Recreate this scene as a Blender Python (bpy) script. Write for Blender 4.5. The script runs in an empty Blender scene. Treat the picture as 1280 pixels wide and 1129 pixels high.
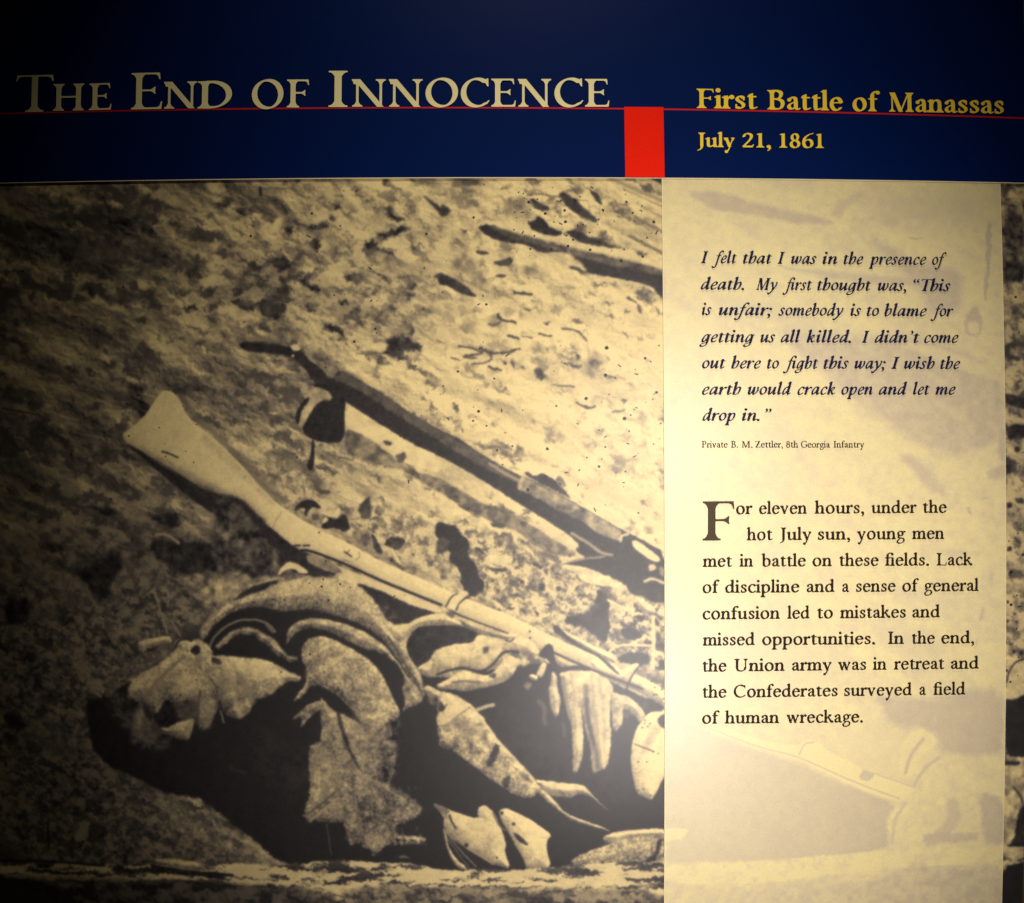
import bpy, math, random
import numpy as np

# ------------------------------------------------------------------ camera, world, lamps, exposure
SC = bpy.context.scene
PX = 0.002                 # metres on the board per pixel of the 1280 x 1129 photograph
CX, CY = 640.0, 564.5      # optical centre
D = 3.2                    # camera distance from the board
H = 1.6                    # height of the board centre above the floor
SAG = 0.0384               # the board bows very slightly backwards towards its corners

cam_data = bpy.data.cameras.new("camera")
cam = bpy.data.objects.new("camera", cam_data)
SC.collection.objects.link(cam)
cam.location = (0, -D, H)
cam.rotation_euler = (math.radians(90), 0, 0)
cam_data.sensor_width = 36.0
cam_data.lens = 36.0 * D / (1280 * PX)
cam_data.clip_end = 60
SC.camera = cam

world = bpy.data.worlds.new("World"); SC.world = world
world.use_nodes = True
world.node_tree.nodes["Background"].inputs[0].default_value = (0.9, 0.75, 0.6, 1)
world.node_tree.nodes["Background"].inputs[1].default_value = 0.006
SC.view_settings.view_transform = 'Standard'
SC.view_settings.look = 'None'
SC.view_settings.exposure = 0
SC.view_settings.gamma = 1

def spot(name, loc, target, power, angle, blend, radius, col):
    l = bpy.data.lights.new(name, 'SPOT')
    l.energy = power; l.spot_size = math.radians(angle); l.spot_blend = blend
    l.shadow_soft_size = radius; l.color = col
    o = bpy.data.objects.new(name, l); SC.collection.objects.link(o)
    o.location = loc
    d = np.array(target, float) - np.array(loc, float)
    from mathutils import Vector
    o.rotation_euler = Vector(d).to_track_quat('-Z', 'Y').to_euler()
    return o
def wpt(px, py, y=0.0):
    return ((px - CX) * PX, y, H + (CY - py) * PX)
spot('gallery_spot', (0.82, -3.0, H + 0.05), wpt(800, 650), 200, 52, 1.0, .12, (1.0, .93, .89))
spot('gallery_spot_low', (0.72, -3.0, H - 1.40), wpt(850, 860), 300, 54, 1.0, .12, (1.0, .93, .89))
spot('gallery_spot_high', (0.1, -1.45, H + 3.1), wpt(740, 520), 180, 66, 1.0, .15, (1.0, .93, .78))


# ------------------------------------------------------------------ the board's shape
def bow(X, Z):
    return SAG * (X * X + Z * Z)
def P2B(px, py, off=0.0):
    """a point read off the photograph -> position on the bowed board (X, Z about its centre)"""
    qx = (np.asarray(px, float) - CX) * PX; qz = (CY - np.asarray(py, float)) * PX
    X, Z = qx, qz
    for _ in range(6):
        k = (D + bow(X, Z) - off) / D
        X, Z = qx * k, qz * k
    return X, Z

def noise_mat(name, col, rough=0.5, var=0.06, scale=900, bump=0.02, spec=0.5):
    m = bpy.data.materials.new(name); m.use_nodes = True
    nt = m.node_tree; b = nt.nodes['Principled BSDF']
    tc = nt.nodes.new('ShaderNodeTexCoord')
    n = nt.nodes.new('ShaderNodeTexNoise'); n.inputs['Scale'].default_value = scale; n.inputs['Detail'].default_value = 2
    nt.links.new(tc.outputs['Object'], n.inputs['Vector'])
    mr = nt.nodes.new('ShaderNodeMapRange')
    mr.inputs['From Min'].default_value = 0.3; mr.inputs['From Max'].default_value = 0.7
    mr.inputs['To Min'].default_value = 1 - var; mr.inputs['To Max'].default_value = 1 + var
    nt.links.new(n.outputs['Fac'], mr.inputs['Value'])
    mx = nt.nodes.new('ShaderNodeVectorMath'); mx.operation = 'SCALE'
    mx.inputs[0].default_value = col
    nt.links.new(mr.outputs['Result'], mx.inputs['Scale'])
    nt.links.new(mx.outputs['Vector'], b.inputs['Base Color'])
    b.inputs['Roughness'].default_value = rough
    b.inputs['Specular IOR Level'].default_value = spec
    if bump:
        bp = nt.nodes.new('ShaderNodeBump'); bp.inputs['Strength'].default_value = bump; bp.inputs['Distance'].default_value = 0.001
        nt.links.new(n.outputs['Fac'], bp.inputs['Height']); nt.links.new(bp.outputs['Normal'], b.inputs['Normal'])
    return m

def link(name, me, parent=None, mat=None):
    o = bpy.data.objects.new(name, me); SC.collection.objects.link(o)
    if parent: o.parent = parent
    if mat: me.materials.append(mat)
    return o
def mesh_np(name, V, F):
    """V (n,3); F list of equal-length index arrays [(k,3) or (k,4) ...]"""
    me = bpy.data.meshes.new(name)
    F = [f for f in F if len(f)]
    nl = sum(f.size for f in F); nf = sum(len(f) for f in F)
    me.vertices.add(len(V)); me.vertices.foreach_set('co', np.asarray(V, np.float32).ravel())
    me.loops.add(nl); me.loops.foreach_set('vertex_index', np.concatenate([f.ravel() for f in F]).astype(np.int32))
    tot = np.concatenate([np.full(len(f), f.shape[1]) for f in F]); st = np.concatenate([[0], np.cumsum(tot)[:-1]])
    me.polygons.add(nf); me.polygons.foreach_set('loop_start', st.astype(np.int32))
    me.update(calc_edges=True); me.validate()
    return me
def sheet(name, xa, xb, za, zb, off, thick, nx, nz, parent, mat, warp=None):
    """a thin board following the bow; xa.. are board coordinates (or functions of the other one)"""
    u = np.linspace(0, 1, nx + 1); v = np.linspace(0, 1, nz + 1)
    U, Vv = np.meshgrid(u, v)
    X = xa(Vv) * (1 - U) + xb(Vv) * U if callable(xa) else xa * (1 - U) + xb * U
    Z = za(U) * (1 - Vv) + zb(U) * Vv if callable(za) else za * (1 - Vv) + zb * Vv
    n = X.size
    Yf = bow(X, Z) - off; Yb = Yf + thick
    V = np.concatenate([np.stack([X, Yf, Z], -1).reshape(-1, 3), np.stack([X, Yb, Z], -1).reshape(-1, 3)])
    V = np.concatenate([V, V])
    i = np.arange(nz)[:, None] * (nx + 1) + np.arange(nx)[None, :]
    i = i.ravel()
    front = np.stack([i, i + 1, i + nx + 2, i + nx + 1], -1)
    back = front[:, ::-1] + n
    sides = []
    def strip(a):
        a = np.asarray(a) + 2 * n; sides.append(np.stack([a[1:], a[:-1], a[:-1] + n, a[1:] + n], -1))
    strip(np.arange(nx + 1)); strip(np.arange(nz + 1) * (nx + 1) + nx)
    strip(np.arange(nx, -1, -1) + nz * (nx + 1)); strip(np.arange(nz, -1, -1) * (nx + 1))
    me = mesh_np(name, V, [front, back] + sides)
    uv = me.uv_layers.new(name='print')
    li = np.empty(len(me.loops), np.int32); me.loops.foreach_get('vertex_index', li)
    XY = V[li][:, [0, 2]]
    UV = np.stack([(XY[:, 0] - CAN_X0) / (CAN_X1 - CAN_X0), (XY[:, 1] - CAN_Z0) / (CAN_Z1 - CAN_Z0)], -1)
    uv.data.foreach_set('uv', UV.astype(np.float32).ravel())
    return link(name, me, parent, mat)
CAN_X0, CAN_X1, CAN_Z0, CAN_Z1 = -1.44, 1.34, -1.30, 0.74
# ------------------------------------------------------------------ lettering: old-style serif drawn with a broad pen
XH, CAP, ASC, DSC = 0.41, 0.60, 0.635, -0.225
def arc(cx, cy, rx, ry, a0, a1, n=22):
    a = np.radians(np.linspace(a0, a1, n)); return [(cx + rx * math.cos(t), cy + ry * math.sin(t)) for t in a]
def smooth(pts, n=6):
    p = np.array(pts, float)
    if len(p) < 3: return p
    q = np.vstack([2 * p[0] - p[1], p, 2 * p[-1] - p[-2]]); out = []
    for i in range(1, len(q) - 2):
        for t in np.arange(n) / n:
            out.append(0.5 * ((2 * q[i]) + (-q[i-1] + q[i+1]) * t + (2*q[i-1] - 5*q[i] + 4*q[i+1] - q[i+2]) * t*t + (-q[i-1] + 3*q[i] - 3*q[i+1] + q[i+2]) * t**3))
    out.append(q[-2]); return np.array(out)

class Pen:
    def __init__(s, w, t, ang=20): s.w, s.t, s.ang, s.it = w, t, ang, []
    def N(s, pts, k=1.0, sm=True): s.it.append(('n', smooth(pts) if sm else np.array(pts, float), k)); return s
    def B(s, pts, r0=None, r1=None, sm=True):
        r0 = s.t / 2 if r0 is None else r0
        s.it.append(('b', smooth(pts) if sm else np.array(pts, float), r0, r0 if r1 is None else r1)); return s
    def P(s, pts): s.it.append(('p', np.array(pts, float))); return s
    def dot(s, x, y, r=None): return s.B([(x, y), (x + .001, y)], s.w * .62 if r is None else r, sm=False)
    def serif(s, x, y, d, l, r, hw, st=None):
        st = s.t * .8 if st is None else st
        b = s.w * .8
        pts = [(x - l, y), (x + r, y), (x + r, y + st * d)]
        for q in (.35, .7, 1): pts.append((x + r - (r - hw) * q, y + d * (st + b * q ** 2.6)))
        for q in (1, .7, .35): pts.append((x - l + (l - hw) * q, y + d * (st + b * q ** 2.6)))
        pts.append((x - l, y + st * d))
        return s.P(pts)
    def S(s, x, y0, y1, top=None, bot='f', w=None, f=None):
        w = s.w if w is None else w; h = w / 2; f = .062 if f is None else f
        s.P([(x - h, y0), (x + h, y0), (x + h, y1), (x - h, y1)])
        if bot == 'f': s.serif(x, y0, 1, h + f, h + f, h)
        if bot == 'r': s.serif(x, y0, 1, h, h + f, h)
        if top == 'f': s.serif(x, y1, -1, h + f, h + f, h)
        if top == 'l': s.P([(x + h, y1 + .012), (x - h - f * .85, y1 - .045), (x - h - f * .85, y1 - .062), (x - h, y1 - .085), (x + h, y1 - .09)])
        return s
    def G(s, x0, y0, x1, y1, w=None):
        w = s.w if w is None else w; h = w / 2
        return s.P([(x0 - h, y0), (x0 + h, y0), (x1 + h, y1), (x1 - h, y1)])
    def bar(s, x0, x1, y, d=0, h=.1, side=1):
        """horizontal arm with a wedge end"""
        t = s.t
        s.P([(x0, y), (x1, y), (x1, y + t), (x0, y + t)])
        if d: 
            ys = y if d > 0 else y + t
            s.P([(x1 - .065 * side, ys + d * t * .9), (x1 - .02 * side, ys + d * (t + .02)), (x1 + .004 * side, ys + d * (t + h)), (x1 + .02 * side, ys + d * (t + h)), (x1 + .008 * side, ys), (x1 - .065 * side, ys)])
        return s

def roman(c, w, t):
    p = Pen(w, t, 20); h = w / 2; top = XH - t / 2 + .004; bo = t / 2 - .008
    def arch(x0, x1): p.N([(x0 + h * .2, .25), (x0 + .05, .33), ((x0 + x1) / 2 + .02, top - .01), (x1 - .02, .345), (x1, .25), (x1, .2)], .96)
    A = None
    if c == 'n': p.S(.09, 0, XH - .012, 'l'); arch(.09, .325); p.S(.325, 0, .25); A = .43
    elif c == 'm': p.S(.09, 0, XH - .012, 'l'); arch(.09, .315); p.S(.315, 0, .25); arch(.315, .54); p.S(.54, 0, .25); A = .64
    elif c == 'h': p.S(.09, 0, ASC, 'l'); arch(.09, .325); p.S(.325, 0, .25); A = .43
    elif c == 'r': p.S(.09, 0, XH - .012, 'l'); p.N([(.10, .24), (.15, .335), (.21, .375)], .8); p.dot(.245, .36); A = .29
    elif c == 'i': p.S(.09, 0, XH - .005, 'l'); p.dot(.085, .56); A = .19
    elif c == 'l': p.S(.09, 0, ASC, 'l'); A = .19
    elif c == 'u': p.S(.10, .12, XH - .012, 'l', None); p.N([(.10, .16), (.11, .06), (.17, .025), (.24, .04), (.33, .12)], .96); p.S(.335, 0, XH - .012, 'l', 'r'); A = .44
    elif c == 'o': p.N(arc(.215, XH / 2, .195 - h, XH / 2 + .008 - t / 2, 0, 360, 34), 1, False); A = .43
    elif c == 'c': p.N(arc(.215, XH / 2, .195 - h, XH / 2 + .006 - t / 2, 52, 318, 26), 1, False); p.dot(.30, .345, w * .5); A = .36
    elif c == 'e':
        p.N(arc(.205, XH / 2, .185 - h, XH / 2 + .006 - t / 2, 12, 322, 30), 1, False)
        p.P([(.05, .215), (.36, .24), (.36, .24 + t), (.05, .215 + t)]); A = .385
    elif c == 'a':
        p.N([(.085, .30), (.12, .36), (.185, .388), (.25, .35), (.265, .27)], .95); p.dot(.085, .305, w * .5)
        p.S(.265, .05, .28, None, None)
        p.N([(.265, .245), (.18, .215), (.10, .165), (.075, .09), (.125, .03), (.19, .035), (.265, .10)], .93)
        p.N([(.265, .08), (.285, .025), (.325, .015), (.36, .04)], .7); A = .37
    elif c == 'b':
        p.S(.09, .03, ASC, 'l', None); p.N([(.09, .27), (.16, .365), (.24, .385), (.33, .32), (.355, .2), (.32, .07), (.22, bo), (.14, .02), (.09, .07)]); A = .42
    elif c == 'd':
        p.N([(.32, .31), (.24, .385), (.15, .36), (.075, .27), (.065, .16), (.11, .05), (.19, .02), (.26, .045), (.32, .11)]); p.S(.33, .01, ASC, 'l', 'r'); A = .435
    elif c == 'p':
        p.S(.09, DSC, XH - .012, 'l'); p.N([(.09, .27), (.16, .365), (.24, .385), (.33, .32), (.355, .2), (.32, .07), (.22, bo), (.14, .02), (.09, .08)]); A = .425
    elif c == 'g':
        p.N(arc(.185, .275, .15 - h, .132 - t / 2, 0, 360, 26), .9, False)
        p.B([(.29, .345), (.34, .37), (.39, .36)], t * .6, t * .9)
        p.N([(.13, .165), (.085, .12), (.11, .07), (.20, .06), (.31, .03), (.345, -.05), (.29, -.15), (.18, -.195), (.07, -.165), (.05, -.09), (.10, -.03), (.16, .03)], .75); A = .385
    elif c == 'f':
        p.S(.12, 0, .5, None); p.N([(.12, .46), (.135, .55), (.19, .61), (.25, .618)], .95); p.dot(.275, .585, w * .52)
        p.B([(.03, .385), (.24, .385)], t * .6, sm=False); A = .265
    elif c == 'fi' or c == '\ufb01':
        p.S(.12, 0, .5, None); p.N([(.12, .46), (.14, .56), (.21, .612), (.29, .61), (.345, .57)], .95); p.dot(.335, .55, w * .55)
        p.B([(.03, .385), (.36, .385)], t * .6, sm=False); p.S(.35, 0, .395, None); A = .45
    elif c == 't':
        p.S(.125, .08, .40, None, None); p.P([(.125 + h, .5), (.125 - h, .45), (.03, .395), (.03, .375), (.125 + h, .375)])
        p.N([(.125, .12), (.14, .035), (.19, .02), (.25, .05)], .95); p.B([(.05, .385), (.25, .385)], t * .62, sm=False); A = .28
    elif c == 's':
        p.N([(.245, .335), (.19, .385), (.12, .375), (.082, .31), (.12, .245), (.2, .19), (.25, .125), (.23, .05), (.155, .018), (.075, .05)], .9)
        p.B([(.262, .385), (.258, .285)], t * .3, t * .75, False); p.B([(.055, .015), (.058, .12)], t * .3, t * .75, False); A = .315
    elif c == 'k':
        p.S(.09, 0, ASC, 'l'); p.B([(.11, .175), (.285, .385)], t * .6, sm=False); p.G(.20, .27, .37, 0)
        p.serif(.285, XH - .012, -1, .07, .075, h * .5); p.serif(.375, 0, 1, .06, .07, h); A = .44
    elif c == 'v':
        p.G(.09, XH - .012, .215, 0, w * 1.05); p.B([(.21, .02), (.335, .39)], t * .6, sm=False)
        p.serif(.085, XH - .012, -1, .085, .08, h); p.serif(.335, XH - .012, -1, .07, .06, h * .4); A = .42
    elif c == 'w':
        p.G(.085, XH - .012, .20, 0, w * 1.05); p.B([(.20, .02), (.30, .38)], t * .6, sm=False); p.G(.29, XH - .012, .41, 0, w * 1.05); p.B([(.405, .02), (.52, .39)], t * .6, sm=False)
        p.serif(.085, XH - .012, -1, .08, .075, h); p.serif(.29, XH - .012, -1, .08, .06, h); p.serif(.52, XH - .012, -1, .06, .055, h * .4); A = .60
    elif c == 'y':
        p.G(.09, XH - .012, .215, .01, w * 1.05); p.B([(.335, .39), (.21, .0), (.165, -.12), (.12, -.19)], t * .6, t * .7); p.dot(.095, -.185, w * .58)
        p.serif(.085, XH - .012, -1, .085, .08, h); p.serif(.335, XH - .012, -1, .07, .06, h * .4); A = .41
    elif c == '.': p.dot(.09, .04, w * .66); A = .2
    elif c == ',': p.dot(.09, .04, w * .62); p.B([(.10, .04), (.13, -.02), (.10, -.09), (.05, -.13)], w * .42, w * .1); A = .2
    elif c == 'I': p.S(.13, 0, CAP, 'f', f=.075); A = .26
    elif c == 'T':
        p.S(.29, 0, CAP - .005, None, f=.085)
        p.bar(.29, .535, CAP - t, -1, .075); p.bar(.29, .045, CAP - t, -1, .075, -1); A = .58
    elif c in 'EFL':
        p.S(.13, 0, CAP, 'f', f=.075)
        if c != 'L': p.bar(.13, .43, CAP - t, -1, .085); p.bar(.13, .36, .295, 1, .045); p.bar(.13, .36, .295, -1, .045)
        if c == 'E': p.bar(.13, .46, 0, 1, .10)
        if c == 'L': p.bar(.13, .46, 0, 1, .13)
        A = {'E': .51, 'F': .47, 'L': .5}[c]
    elif c == 'H': p.S(.13, 0, CAP, 'f'); p.S(.53, 0, CAP, 'f'); p.P([(.13, .29), (.53, .29), (.53, .29 + t), (.13, .29 + t)]); A = .66
    elif c == 'N':
        tt = t * 1.25
        p.S(.11, 0, CAP, None, w=tt, f=.07); p.G(.10, CAP, .53, -.005, w * 1.2); p.S(.535, 0, CAP, 'f', None, w=tt, f=.07)
        p.serif(.09, CAP, -1, .08, .06, h); A = .64
    elif c == 'M':
        tt = t * 1.2
        p.S(.12, 0, CAP, None, w=tt, f=.065); p.G(.145, CAP, .36, 0, w * 1.1); p.B([(.36, .02), (.575, .58)], tt / 2, sm=False)
        p.S(.61, 0, CAP, 'f', w=w, f=.06); p.serif(.135, CAP, -1, .08, .04, h); A = .74
    elif c in 'OCG':
        rx, ry = .30 - h, CAP / 2 + .01 - t / 2
        if c == 'O': p.N(arc(.31, CAP / 2, rx, ry, 0, 360, 44), 1.03, False); A = .62
        else:
            p.N(arc(.31, CAP / 2, rx, ry, 52, 308, 36), 1.03, False)
            p.P([(.50, .60), (.52, .60), (.525, .43), (.505, .43), (.47, .50), (.42, .54)])
            if c == 'C': p.P([(.49, .10), (.43, .06), (.42, .035), (.50, .06), (.545, .13), (.53, .14)]); A = .57
            else: p.S(.505, .06, .265, 'f', None, f=.06); A = .60
    elif c == 'D':
        p.S(.13, 0, CAP, 'f', f=.075); rx = .44 - h
        p.N([(.13, CAP - t / 2), (.25, CAP - t / 2)] + arc(.25, CAP / 2, rx - .12 + .02, CAP / 2 - t / 2, 80, -80, 18) + [(.25, t / 2), (.13, t / 2)], 1.03, False); A = .62
        p.P([(.13, CAP - t), (.26, CAP - t), (.26, CAP), (.13, CAP)]); p.P([(.13, 0), (.26, 0), (.26, t), (.13, t)])
    elif c == 'B':
        p.S(.13, 0, CAP, 'f', f=.075)
        p.N([(.13, CAP - t / 2), (.26, CAP - t / 2), (.36, .54), (.375, .45), (.33, .36), (.24, .325), (.14, .32)])
        p.N([(.16, .325), (.30, .32), (.40, .26), (.415, .15), (.36, .04), (.25, t / 2), (.13, t / 2)]); A = .5
    elif c == 'P':
        p.S(.13, 0, CAP, 'f', f=.075); p.N([(.13, CAP - t / 2), (.26, CAP - t / 2), (.37, .54), (.395, .44), (.35, .33), (.26, .29), (.18, .29)]); A = .48
    elif c == 'J': p.S(.16, .02, CAP, 'f', None, f=.07); p.N([(.16, .06), (.15, -.03), (.11, -.09), (.04, -.13)], .8); A = .28
    elif c == 'U':
        p.S(.13, .18, CAP, 'f', None, f=.07); p.N([(.13, .22), (.15, .08), (.24, .02), (.35, .015), (.45, .08), (.485, .2)], .95); p.S(.49, .18, CAP, 'f', None, w=t * 1.3, f=.07); A = .62
    elif c == 'Z': p.bar(.47, .06, CAP - t, -1, .07, -1); p.P([(.36, CAP), (.47, CAP), (.16, 0), (.05, 0)]); p.bar(.05, .48, 0, 1, .09); A = .52
    elif c == '1': p.S(.17, 0, CAP - .01, None, f=.08); p.P([(.17 + h, CAP), (.17 - h, CAP - .01), (.06, CAP - .045), (.06, CAP - .07), (.17, CAP - .06)]); A = .34
    elif c == '2': p.N([(.07, .45), (.11, .55), (.20, .585), (.30, .53), (.31, .42), (.24, .28), (.06, .05)], .92); p.P([(.04, 0), (.35, 0), (.40, .13), (.375, .13), (.33, .075), (.05, .075)]); A = .42
    elif c == '8':
        p.N(arc(.205, .445, .15 - h, .16 - t / 2, 0, 360, 26), .85, False); p.N(arc(.205, .155, .18 - h, .165 - t / 2, 0, 360, 26), .95, False); A = .41
    elif c == '6': p.N([(.355, .60), (.24, .55), (.12, .43), (.075, .27), (.08, .15), (.13, .04), (.22, .012), (.31, .06), (.345, .17), (.32, .29), (.24, .35), (.15, .32), (.09, .25)], .95); A = .42
    return p, A if A else .25

SL = math.tan(math.radians(14))
def italic(c, w, t):
    p = Pen(w, t, 32); h = w / 2; A = None; X = XH
    def st(x, y1=X - .02, ex=True, en=True, y0=0):
        p.P([(x - h, y0 + (.06 if ex else 0)), (x + h, y0 + (.06 if ex else 0)), (x + h, y1 + .02), (x - h, y1 - .02)])
        if en: p.B([(x - .085, y1 - .075), (x - .03, y1 - .01), (x + .01, y1)], t * .4, t * .7)
        if ex: p.N([(x, .11), (x + .003, .035), (x + .04, .02), (x + .105, .085)], .72)
    def archi(x0, x1): p.N([(x0 + .01, .16), (x0 + .07, .30), (x0 + .14, .375), (x1 - .02, .37), (x1, .30), (x1, .24)], .85)
    if c == 'n': st(.09, ex=False); archi(.09, .30); st(.30, .30, True, False); A = .41
    elif c == 'm': st(.09, ex=False); archi(.09, .28); st(.28, .30, False, False); archi(.28, .47); st(.47, .30, True, False); A = .575
    elif c == 'h': st(.09, ASC, False); p.N([(.10, .16), (.16, .31), (.24, .38), (.305, .33), (.305, .2), (.265, .07), (.19, .01)], .92); A = .365
    elif c == 'i': st(.09); p.dot(.085, .565); A = .215
    elif c == 'l': st(.09, ASC); A = .215
    elif c == 'u': st(.09, ex=False, y0=.06); p.N([(.09, .12), (.10, .03), (.16, .035), (.22, .13), (.28, .26)], .8); st(.30, en=False); A = .41
    elif c == 'o': p.N(arc(.185, X / 2, .165 - h * .85, X / 2 + .005 - t, 0, 360, 30), .95, False); A = .355
    elif c == 'c': p.N([(.27, .31), (.24, .375), (.17, .375), (.09, .28), (.07, .14), (.11, .035), (.19, .02), (.27, .08)], .93); p.dot(.262, .325, w * .42); A = .31
    elif c == 'e': p.N([(.085, .17), (.2, .215), (.265, .29), (.245, .37), (.18, .38), (.10, .29), (.07, .15), (.11, .035), (.19, .02), (.27, .08)], .88); A = .31
    elif c in 'adg':
        p.N([(.28, .35), (.2, .385), (.12, .32), (.07, .19), (.07, .06), (.12, .025), (.19, .09), (.265, .24)], .9)
        if c == 'a': st(.28, en=False); A = .385
        if c == 'd': st(.28, ASC); A = .385
        if c == 'g':
            p.S(.28, -.03, X - .02, None, None); p.N([(.28, .02), (.27, -.10), (.20, -.185), (.09, -.20), (.02, -.15)], .85); p.N([(.02, -.15), (.05, -.09), (.14, -.05), (.25, .0)], .45); p.B([(.28, .37), (.33, .385), (.37, .36)], t * .6); A = .37
    elif c == 'b': p.S(.09, .08, ASC, None, None); p.B([(.005, ASC - .07), (.06, ASC - .01), (.1, ASC)], t * .4, t * .7); p.N([(.09, .14), (.11, .03), (.18, .015), (.27, .1), (.305, .24), (.27, .365), (.19, .36), (.10, .24)], .88); A = .36
    elif c == 'p': p.S(.10, DSC, X - .02, None, None); p.B([(.015, X - .09), (.1, X - .02)], t * .5, sm=False); p.serif(.10, DSC, 1, h + .05, h + .05, h); p.N([(.10, .17), (.17, .32), (.24, .38), (.315, .33), (.32, .2), (.27, .06), (.18, .015), (.10, .05)], .9); A = .385
    elif c == 'r': st(.09, ex=False); p.N([(.10, .16), (.16, .29), (.22, .365), (.26, .37)], .65); p.dot(.265, .355, w * .5); A = .30
    elif c == 's': p.N([(.21, .345), (.15, .385), (.09, .35), (.09, .275), (.15, .2), (.195, .12), (.165, .035), (.1, .015), (.035, .05)], .85); p.dot(.035, .065, w * .4); p.dot(.22, .335, w * .35); A = .27
    elif c == 't': p.S(.11, .08, .47, None, None); p.N([(.11, .12), (.12, .03), (.17, .02), (.24, .08)], .85); p.B([(.03, .375), (.23, .385)], t * .6, sm=False); A = .255
    elif c == 'k': st(.09, ASC, False); p.N([(.1, .17), (.18, .3), (.24, .375), (.29, .35), (.27, .27), (.19, .215), (.12, .2)], .7); p.N([(.18, .21), (.24, .08), (.29, .02), (.36, .07)], .85); A = .39
    elif c == 'w': st(.08, ex=False, y0=.04); p.N([(.08, .1), (.11, .02), (.18, .08), (.26, .3)], .75); p.S(.27, .06, X - .02, None, None); p.N([(.27, .1), (.30, .02), (.38, .07), (.44, .2), (.44, .33)], .8); p.dot(.43, .35, w * .45); A = .5
    elif c == 'y': p.N([(.03, .33), (.08, .385), (.12, .33), (.16, .17), (.19, .02)], .95); p.B([(.335, .38), (.30, .2), (.2, .02), (.1, -.13), (.03, -.19)], t * .75, t * .9); p.dot(.005, -.175, w * .5); p.dot(.325, .365, w * .45); A = .37
    elif c == 'f': p.N([(-.06, -.20), (.02, -.21), (.075, -.12), (.105, .1), (.13, .4), (.16, .54), (.22, .62), (.29, .61)], .95); p.dot(-.07, -.18, w * .5); p.dot(.295, .585, w * .45); p.B([(.03, .375), (.24, .385)], t * .6, sm=False); A = .235
    elif c == 'fi' or c == '\ufb01': p.N([(-.06, -.20), (.02, -.21), (.075, -.12), (.105, .1), (.13, .4), (.16, .54), (.22, .62), (.31, .60), (.33, .53)], .95); p.dot(-.07, -.18, w * .5); p.B([(.03, .375), (.33, .385)], t * .6, sm=False); st(.31, en=False); A = .43
    elif c == '.': p.dot(.08, .04, w * .62); A = .2
    elif c == ',': p.dot(.08, .04, w * .6); p.B([(.09, .04), (.12, -.02), (.10, -.09), (.05, -.13)], w * .4, w * .1); A = .2
    elif c == ';': p.dot(.08, .04, w * .6); p.B([(.09, .04), (.12, -.02), (.10, -.09), (.05, -.13)], w * .4, w * .1); p.dot(.09, .33, w * .62); A = .22
    elif c in '\u2019\u201d':
        for k in range(1 if c == '\u2019' else 2):
            x = .10 + k * .15; p.dot(x, .56, w * .5); p.B([(x + .01, .56), (x + .035, .51), (x + .01, .46), (x - .04, .42)], w * .36, w * .08)
        A = .2 if c == '\u2019' else .36
    elif c == '\u201c':
        for k in range(2):
            x = .08 + k * .15; p.dot(x, .47, w * .5); p.B([(x - .01, .47), (x - .035, .52), (x - .01, .57), (x + .04, .61)], w * .36, w * .08)
        A = .32
    elif c == 'I': p.S(.13, 0, CAP, 'f', f=.06); A = .25
    elif c == 'T': p.S(.27, 0, CAP - .005, None, f=.07); p.bar(.27, .48, CAP - t, -1, .06); p.bar(.27, .06, CAP - t, -1, .06, -1); A = .46
    elif c == 'M':
        p.S(.10, 0, CAP, None, w=t * 1.2, f=.055); p.G(.14, CAP, .30, 0, w * 1.15); p.B([(.30, .02), (.50, .57)], t * .6, sm=False); p.S(.53, 0, CAP, 'f', w=w, f=.05); p.serif(.13, CAP, -1, .08, .03, h); A = .66
    for k, it in enumerate(p.it):
        q = it[1].copy(); q[:, 0] += q[:, 1] * SL; p.it[k] = (it[0], q) + it[2:]
    return p, A if A else .22

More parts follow.
